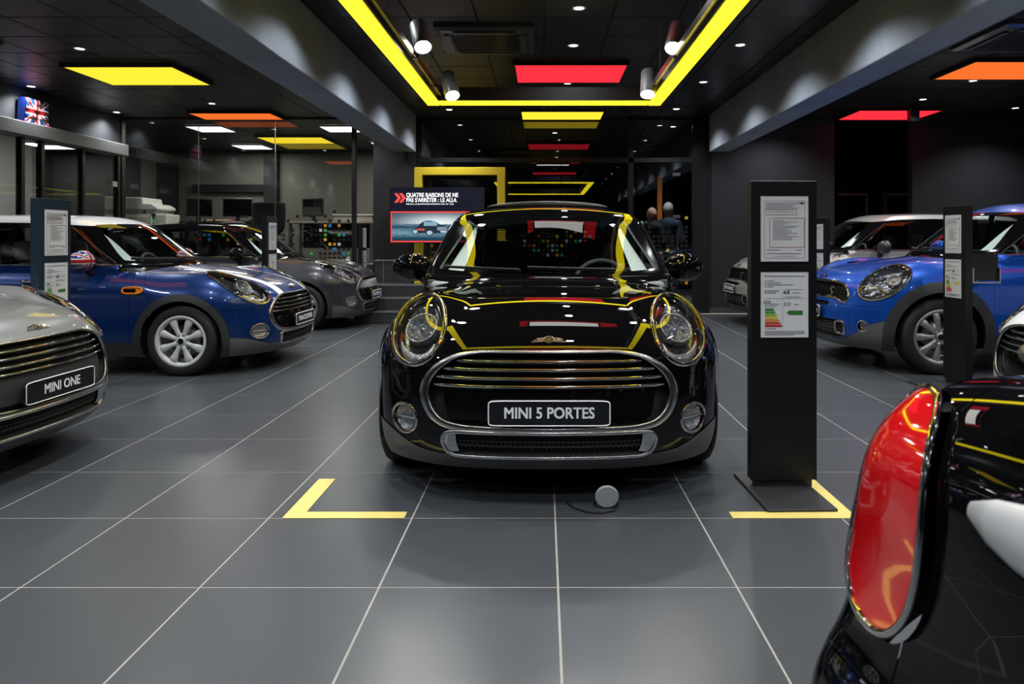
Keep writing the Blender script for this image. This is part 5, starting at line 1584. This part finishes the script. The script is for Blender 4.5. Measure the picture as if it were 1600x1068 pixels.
# ---- flag bag on the door header
fb = empty('flag_bag', (XL+.095, 9.45, 2.70), 0); tag(fb, 'shopping bag with the Union Jack standing on the grey door header', 'bag')
def bagmesh():
    nx, nz = 70, 60; V = []; F = []; C_ = []
    for j in range(nz+1):
        for i in range(nx+1):
            u = -1+2*i/nx; v = -1+2*j/nz
            tap = 1-.07*(v+1)/2
            V.append((.005*math.sin(7*u+3*v)+.004*math.sin(11*v), -.22*u*tap, .16*(v+1)+.0))
            C_.append(union_jack(u, v))
    for j in range(nz):
        for i in range(nx): F.append((j*(nx+1)+i, j*(nx+1)+i+1, (j+1)*(nx+1)+i+1, (j+1)*(nx+1)+i))
    me = new_mesh('bag', V, F, True); at = me.color_attributes.new('print', 'FLOAT_COLOR', 'POINT')
    at.data.foreach_set('color', np.array([list(c)+[1] for c in C_], np.float32).ravel()); return me
put('bag_front', bagmesh(), vcol_mat('printed_bag', .18, .8), fb, loc=(.045, 0, 0))
BAGBLUE = mat('bag_blue', (.012, .035, .22), .3, coat=.5)
MB().prism([(-.22, 0), (.22, 0), (.205, .32), (-.205, .32)], -.06, .03, 'x').build('bag_body', BAGBLUE, fb)

# ---- office furniture
copier = empty('copier', (-7.25, 12.9, OFZ)); tag(copier, 'large white office copier behind the glass wall', 'copier')
CW = mat('copier_white', (.66, .65, .60), .45); CG = mat('copier_grey', (.25, .25, .24), .5)
MB().box(-.46, .36, -.33, .33, .05, .86).build('cabinet', CW, copier, bevel=.015)
for q in range(4): MB().box(-.44, .30, -.342, -.33, .08+.19*q, .25+.19*q).build('paper_drawer', CW, copier, bevel=.006)
for q in range(4): MB().box(-.12, .04, -.348, -.342, .19+.19*q, .215+.19*q).build('drawer_grip', BLACKMATT, copier)
MB().box(-.46, .42, -.33, .33, .86, .93).build('output_bay', CG, copier)
MB().prism([(-.46, .93), (.46, .93), (.46, .98), (.36, 1.04), (.22, 1.045), (.20, 1.15), (-.46, 1.17)], -.33, .33, 'y').build('scanner', CW, copier, bevel=.02)
MB().box(.38, .60, -.28, .2, .42, .86).build('finisher', CW, copier, bevel=.02)
MB().box(-.46, .36, -.30, .30, 0.005, .05).build('plinth', BLACKMATT, copier)
def desk(x, y, w_, label, m_):
    t = empty('desk', (x, y, OFZ)); tag(t, label, 'desk')
    MB().box(-w_/2, w_/2, -.35, .35, .71, .745).build('desk_top', m_, t, bevel=.004)
    for sx in (-1, 1):
        for sy in (-1, 1): MB().box(sx*(w_/2-.06)-.025, sx*(w_/2-.06)+.025, sy*.28-.025, sy*.28+.025, 0, .71).build('leg', SATIN, t)
    MB().box(-w_/2+.1, w_/2-.1, .30, .32, .25, .71).build('modesty_panel', SATINBLACK, t)
    return t
desk(-6.0, 13.4, 1.3, 'dark office desk beside the copier', SATINBLACK)
desk(-3.9, 13.4, 1.6, 'pale topped office desk at the right of the office', mat('beige_top', (.42, .39, .33), .5))
def monitor(x, y, rz, label, z=OFZ+.745):
    t = empty('computer_monitor', (x, y, z), rz); tag(t, label, 'monitor', 'office monitors')
    MB().box(-.26, .26, -.02, .02, .10, .44).build('screen_back', SATINBLACK, t, bevel=.008)
    MB().box(-.24, .24, -.024, -.021, .12, .42).build('screen_glass', BLACKGLOSS, t)
    MB().box(-.03, .03, .0, .04, .01, .2).build('neck', SATINBLACK, t); MB().box(-.12, .12, -.08, .08, 0, .012).build('foot', SATINBLACK, t)
monitor(-6.45, 13.4, 1.0, 'black computer monitor turned sideways beside the copier')
monitor(-4.35, 13.5, -.5, 'black computer monitor right of the office chair')
monitor(-5.75, 13.45, .15, 'low black computer monitor on the dark office desk')
oc = empty('office_chair', (-4.72, 12.3, OFZ), .15); tag(oc, 'high-backed black office chair behind the glass wall', 'chair')
FABR = mat('chair_green_black', (.012, .018, .016), .8)
put('backrest', smooth_blob([(x*(.27 if z in (.45,) else .29), y, z) for z in (.45, .75, 1.02, 1.06) for x, y in ((-1, -.05), (0, -.09), (1, -.05), (1, .05), (0, .04), (-1, .05))],
    [(q*6+i, q*6+(i+1) % 6, q*6+6+(i+1) % 6, q*6+6+i) for q in range(3) for i in range(6)]+[(5, 4, 3, 2, 1, 0), (18, 19, 20, 21, 22, 23)], 2), FABR, oc)
put('seat', smooth_blob([(x, y, z) for z in (.38, .47) for x, y in ((-.26, .02), (.26, .02), (.26, .50), (-.26, .50))], [(3, 2, 1, 0), (4, 5, 6, 7), (0, 1, 5, 4), (1, 2, 6, 5), (2, 3, 7, 6), (3, 0, 4, 7)], 2), FABR, oc)
MB().tube([(0, .25, .08), (0, .25, .40)], .03, 10).build('gas_lift', SATIN, oc, True)
for a in range(5): MB().tube([(0, .25, .09), (.28*math.cos(a*1.2566), .25+.28*math.sin(a*1.2566), .04)], .022, 8).build('chair_leg', SATINBLACK, oc, True)
t = empty('thermostat', (-6.72, 15.98, 2.0)); tag(t, 'small white wall thermostat in the office', 'thermostat')
MB().box(-.07, .07, -.03, 0, -.07, .07).build('thermostat_case', WHITEPAINT, t, bevel=.008); MB().box(-.05, .05, -.032, -.030, .0, .05).build('thermostat_display', CG, t)
t = empty('orange_folder', (-6.0, 13.12, OFZ+.747)); tag(t, 'flat orange folder on the dark office desk', 'folder')
MB().box(-.25, .25, -.06, .10, 0, .012).build('cover', mat('folder_orange', (.7, .22, .05), .5), t); MB().box(-.24, .24, -.05, .09, .012, .03).build('pages', PAPER, t)
t = empty('storage_box', (-3.50, 13.30, OFZ+.747)); tag(t, 'low beige storage box on the pale desk', 'box')
MB().box(-.36, .36, -.18, .18, 0, .10).build('box_body', MATS['beige_top'], t, bevel=.01); MB().box(-.37, .37, -.19, .19, .10, .125).build('box_lid', CW, t, bevel=.006)
t = empty('blue_bag', (-5.15, 13.2, OFZ+.747)); tag(t, 'small blue bag on the office desk behind the chair', 'bag')
put('bag_body', smooth_blob([(x, y, z) for z in (0, .16) for x, y in ((-.12, -.07), (.12, -.07), (.12, .07), (-.12, .07))], [(3, 2, 1, 0), (4, 5, 6, 7), (0, 1, 5, 4), (1, 2, 6, 5), (2, 3, 7, 6), (3, 0, 4, 7)], 2), mat('bag_lilac', (.10, .13, .42), .5), t, loc=(0, 0, .0))
desk(-5.15, 13.3, .40, 'small side table holding the blue bag', SATINBLACK)

# ---- things behind the back glass
t = empty('orange_post', (2.24, 13.9, 0)); tag(t, 'slim orange upright post behind the back glass', 'post')
MB().box(-.045, .045, -.03, .03, .02, 2.42).build('post_board', mat('orange_board', (.75, .22, .03), .5), t); MB().box(-.15, .15, -.12, .12, 0, .02).build('post_foot', SATINBLACK, t)
t = empty('white_cabinet', (1.72, 14.2, 0)); tag(t, 'plain white cabinet behind the back glass', 'cabinet')
MB().box(-.30, .30, -.2, .2, .05, 1.55).build('carcass', WHITEPAINT, t, bevel=.006); MB().box(-.29, .29, -.19, .19, 0, .05).build('plinth', BLACKMATT, t); MB().box(-.004, .004, -.204, -.2, .06, 1.54).build('door_gap', INK, t)

# ---- two people talking behind the glass door
def person(loc, rz, h, cloth, trouser, hair, skin, label, bald=False):
    k_ = h/1.78
    J = {'pel': (0, 0, .95), 'ch': (0, -.01, 1.30), 'nk': (0, 0, 1.50), 'hd': (0, -.02, 1.655)}
    caps = [((0, 0, .93), (0, 0, 1.12), .145, .14), ((0, 0, 1.12), (0, .0, 1.38), .14, .155), ((-.13, 0, 1.40), (.13, 0, 1.40), .085, .085), ((0, .005, 1.42), (0, -.01, 1.56), .062, .056)]
    for s_ in (1, -1):
        caps += [((.09*s_, 0, .90), (.10*s_, -.01, .50), .095, .062), ((.10*s_, -.01, .50), (.105*s_, .02, .10), .062, .043), ((.105*s_, .03, .055), (.115*s_, -.12, .045), .048, .038)]
        el = (.27*s_, .02, 1.14) ; wr = (.23*s_, -.15, 1.02) if s_ < 0 else (.26*s_, -.06, .90)
        caps += [((.18*s_, 0, 1.41), el, .062, .047), (el, wr, .046, .032), (wr, (wr[0]-.01*s_, wr[1]-.05, wr[2]-.06), .038, .030)]
        for f_ in range(4):
            x0 = wr[0]+(-.028+.018*f_); caps.append(((x0, wr[1]-.05, wr[2]-.07), (x0, wr[1]-.075, wr[2]-.135+.008*abs(f_-1.5)), .011, .009))
        caps.append(((wr[0]-.03*s_, wr[1]-.05, wr[2]-.04), (wr[0]-.045*s_, wr[1]-.085, wr[2]-.085), .012, .010))
    kk = Kind(); caps_ = caps
    def F(x, y, z):
        d = None
        for a, b, r0, r1 in caps_:
            a = np.array(a); b = np.array(b); ab = b-a; L2 = (ab*ab).sum()
            t = np.clip(((x-a[0])*ab[0]+(y-a[1])*ab[1]+(z-a[2])*ab[2])/L2, 0, 1)
            q = np.sqrt((x-a[0]-ab[0]*t)**2+((y-a[1]-ab[1]*t)*(1.25 if r0 > .12 else 1))**2+(z-a[2]-ab[2]*t)**2)-(r0+(r1-r0)*t)
            d = q if d is None else smin(d, q, .035 if r0 > .03 else .006)
        hd = (np.sqrt((x/.077)**2+((y+.015)/.098)**2+((z-1.665)/.118)**2)-1)*.085
        d = smin(d, hd, .02)
        jaw = (np.sqrt((x/.055)**2+((y+.05)/.055)**2+((z-1.59)/.05)**2)-1)*.05
        d = smin(d, jaw, .03)
        nose = np.sqrt(x**2+(y+.118)**2+((z-1.645)/1.6)**2)-.012; d = smin(d, nose, .012)
        for s_ in (1, -1):
            ear = np.sqrt(((x-s_*.08)/.6)**2+(y-.0)**2+((z-1.655)/1.5)**2)-.017; d = smin(d, ear, .008)
            eye = np.sqrt((x-s_*.031)**2+(y+.113)**2+((z-1.672)/.6)**2)-.013; d = np.maximum(d, -eye-.004)
        return d
    kk.F = F
    def grad(P, e=.002):
        g = np.empty_like(P)
        for i in range(3):
            A = P.copy(); B = P.copy(); A[:, i] += e; B[:, i] -= e; g[:, i] = (F(*A.T)-F(*B.T))/(2*e)
        return g
    kk.grad = grad
    M = surface(kk, .016, (-.40, -.30, -.01), (.40, .22, 1.82))
    M = (M[0]*k_, M[1], M[2])
    root = empty('person', loc, rz); tag(root, label, 'person', None)
    x, y, z = (M[0]/k_).T
    # clothing and hair are shells just outside the continuous body
    put('body', new_mesh('body', M[0], M[2], True, M[1]), skin, root)
    top, _ = split(M, np.minimum(np.minimum(1.525-z, z-.90), np.where(np.abs(x) > .2, z-(.98 if True else 0), 1)))
    put('jacket', new_mesh('jacket', top[0]+top[1]*.012, top[2], True, top[1]), cloth, root)
    x, y, z = (M[0]/k_).T
    tr_, _ = split(M, np.minimum(np.minimum(.96-z, z-.09), .24-np.abs(x)))
    put('trousers', new_mesh('trousers', tr_[0]+tr_[1]*.008, tr_[2], True, tr_[1]), trouser, root)
    sh, _ = split(M, .09-z); put('shoes', new_mesh('shoes', sh[0]+sh[1]*.006, sh[2], True, sh[1]), BLACKMATT, root)
    hr, _ = split(M, np.where(z > 1.56, np.minimum(z-1.58, (y+.02)*1.0+(z-1.70)*(1.6 if not bald else -.2)+(-.02 if not bald else -.06)), -1))
    if len(hr[2]): put('hair', new_mesh('hair', hr[0]+hr[1]*(.016 if not bald else .003), hr[2], True, hr[1]), hair, root)
    return root
SKIN = mat('skin', (.55, .30, .22), .5)
NAVY = mat('jacket_navy', (.022, .032, .048), .8); DARKC = mat('jacket_black', (.008, .008, .009), .8)
person((1.93, 12.75, 0), -1.0, 1.76, DARKC, DARKC, mat('hair_brown', (.08, .05, .04), .7), SKIN, 'bald person in a black jacket behind the back glass', True)
person((2.24, 12.95, 0), 2.6, 1.85, NAVY, DARKC, mat('hair_grey', (.33, .33, .33), .7), SKIN, 'grey-haired person in a navy jacket behind the back glass')
# ================================================================== the cars
make_car('black_hatchback', 'five', (.022, 3.05, 0), 0, 'glossy black five-door hatchback facing the camera in the middle', BLACKPAINT, plate='MINI 5 PORTES', sunroof=True, rimm=RIMS, seatm=SEATF)
make_car('light_grey_hatchback', 'hatch', (-2.47, 3.66, 0), PI/2, 'light grey hatchback cut off by the left edge of the photo', SILVER, plate='MINI ONE', rimm=RIMS, panelm=PLASTIC, detail=2)
make_car('blue_hatchback', 'hatch', (-2.33, 6.97, 0), PI/2, 'deep blue hatchback with white roof and Union Jack mirrors', BLUEPAINT, roofm=WHITEPAINT, plate='MINI COOPER', stripes=WHITEPAINT, rimm=RIMW, seatm=SEATT, mirror_flag=True)
make_car('dark_grey_hatchback', 'hatch', (-2.36, 10.08, 0), PI/2, 'dark grey hatchback with black bonnet stripes behind the deep blue car', GREYPAINT, roofm=BLACKPAINT, plate='MINI COOPER S', sunroof=True, stripes=BLACKPAINT, rimm=RIMS, grille='comb', mirrorm=BLACKPAINT)
make_car('blue_crossover', 'suv', (2.63, 7.06, 0), -PI/2, 'bright blue crossover facing left behind the display stands', SKYBLUE, plate='MINI COOPER SD', rimm=RIMS)
make_car('silver_crossover', 'suv', (2.63, 10.15, 0), -PI/2, 'silver crossover behind the bright blue car', CHAMPAGNE, plate='MINI COOPER S', rimm=RIMS, mirrorm=GREYPAINT, seatm=SEATT)
make_car('white_hatchback', 'hatch', (2.66, 3.84, 0), -PI/2, 'white hatchback with black grille cut off by the right edge of the photo', WHITEPAINT, rimm=RIMS)
kc = CAR['cabrio'][0]
CRZ = PI/2+.17                          # parked slightly askew
_c, _s = math.cos(CRZ), math.sin(CRZ); _lx, _ly = .765, kc.L-.17
CLOC = (.425-(_c*_lx-_s*_ly), .955-(_s*_lx+_c*_ly), 0)
cb = make_car('black_convertible', 'cabrio', CLOC, CRZ, 'black convertible at the right edge with a red tail light close to the camera', BLACKPAINT, rimm=RIMS)
# bright work of the convertible tail
for sd in ('l', 'r'):
    put('lamp_ring', loop_tube(kc.reg[('tail', sd)], .0055, .8, .012, 'lamp_ring', 80, 4), CHROME, cb)
H, N = on_rear(kc, [(x, .90) for x in np.linspace(-.50, .50, 31)], .008)
MB().tube(H, [.008, .022, .029]+[.032]*25+[.029, .022, .008], 12, False, [tuple(v) for v in N], .4).build('tailgate_handle', mat('handle_light', (.62, .64, .66), .3, .25), cb, True)
xs_ = np.linspace(-.60, .60, 31)
put('folded_roof', smooth_blob([(x, y, z) for z in (.96, 1.10) for x, y in ((-.62, 2.75), (.62, 2.75), (.60, 3.30), (-.60, 3.30))], [(3, 2, 1, 0), (4, 5, 6, 7), (0, 1, 5, 4), (1, 2, 6, 5), (2, 3, 7, 6), (3, 0, 4, 7)], 3), BLACKMATT, cb)
H, N = on_top(kc, [(x, kc.L-.20-.10*(abs(x)/.6)**3) for x in np.linspace(-.66, .66, 33)], .006)
MB().tube(H, .010, 8, False, [tuple(v) for v in N], .8).build('deck_trim', CHROME, cb, True)
V, F_ = ellipsoid(.05, .035, .018, 28, 16)
for x in (-.43, .43): put('roof_hinge', new_mesh('roof_hinge', V, F_, True), SATIN, cb, loc=(x, kc.L-.15, 1.055))
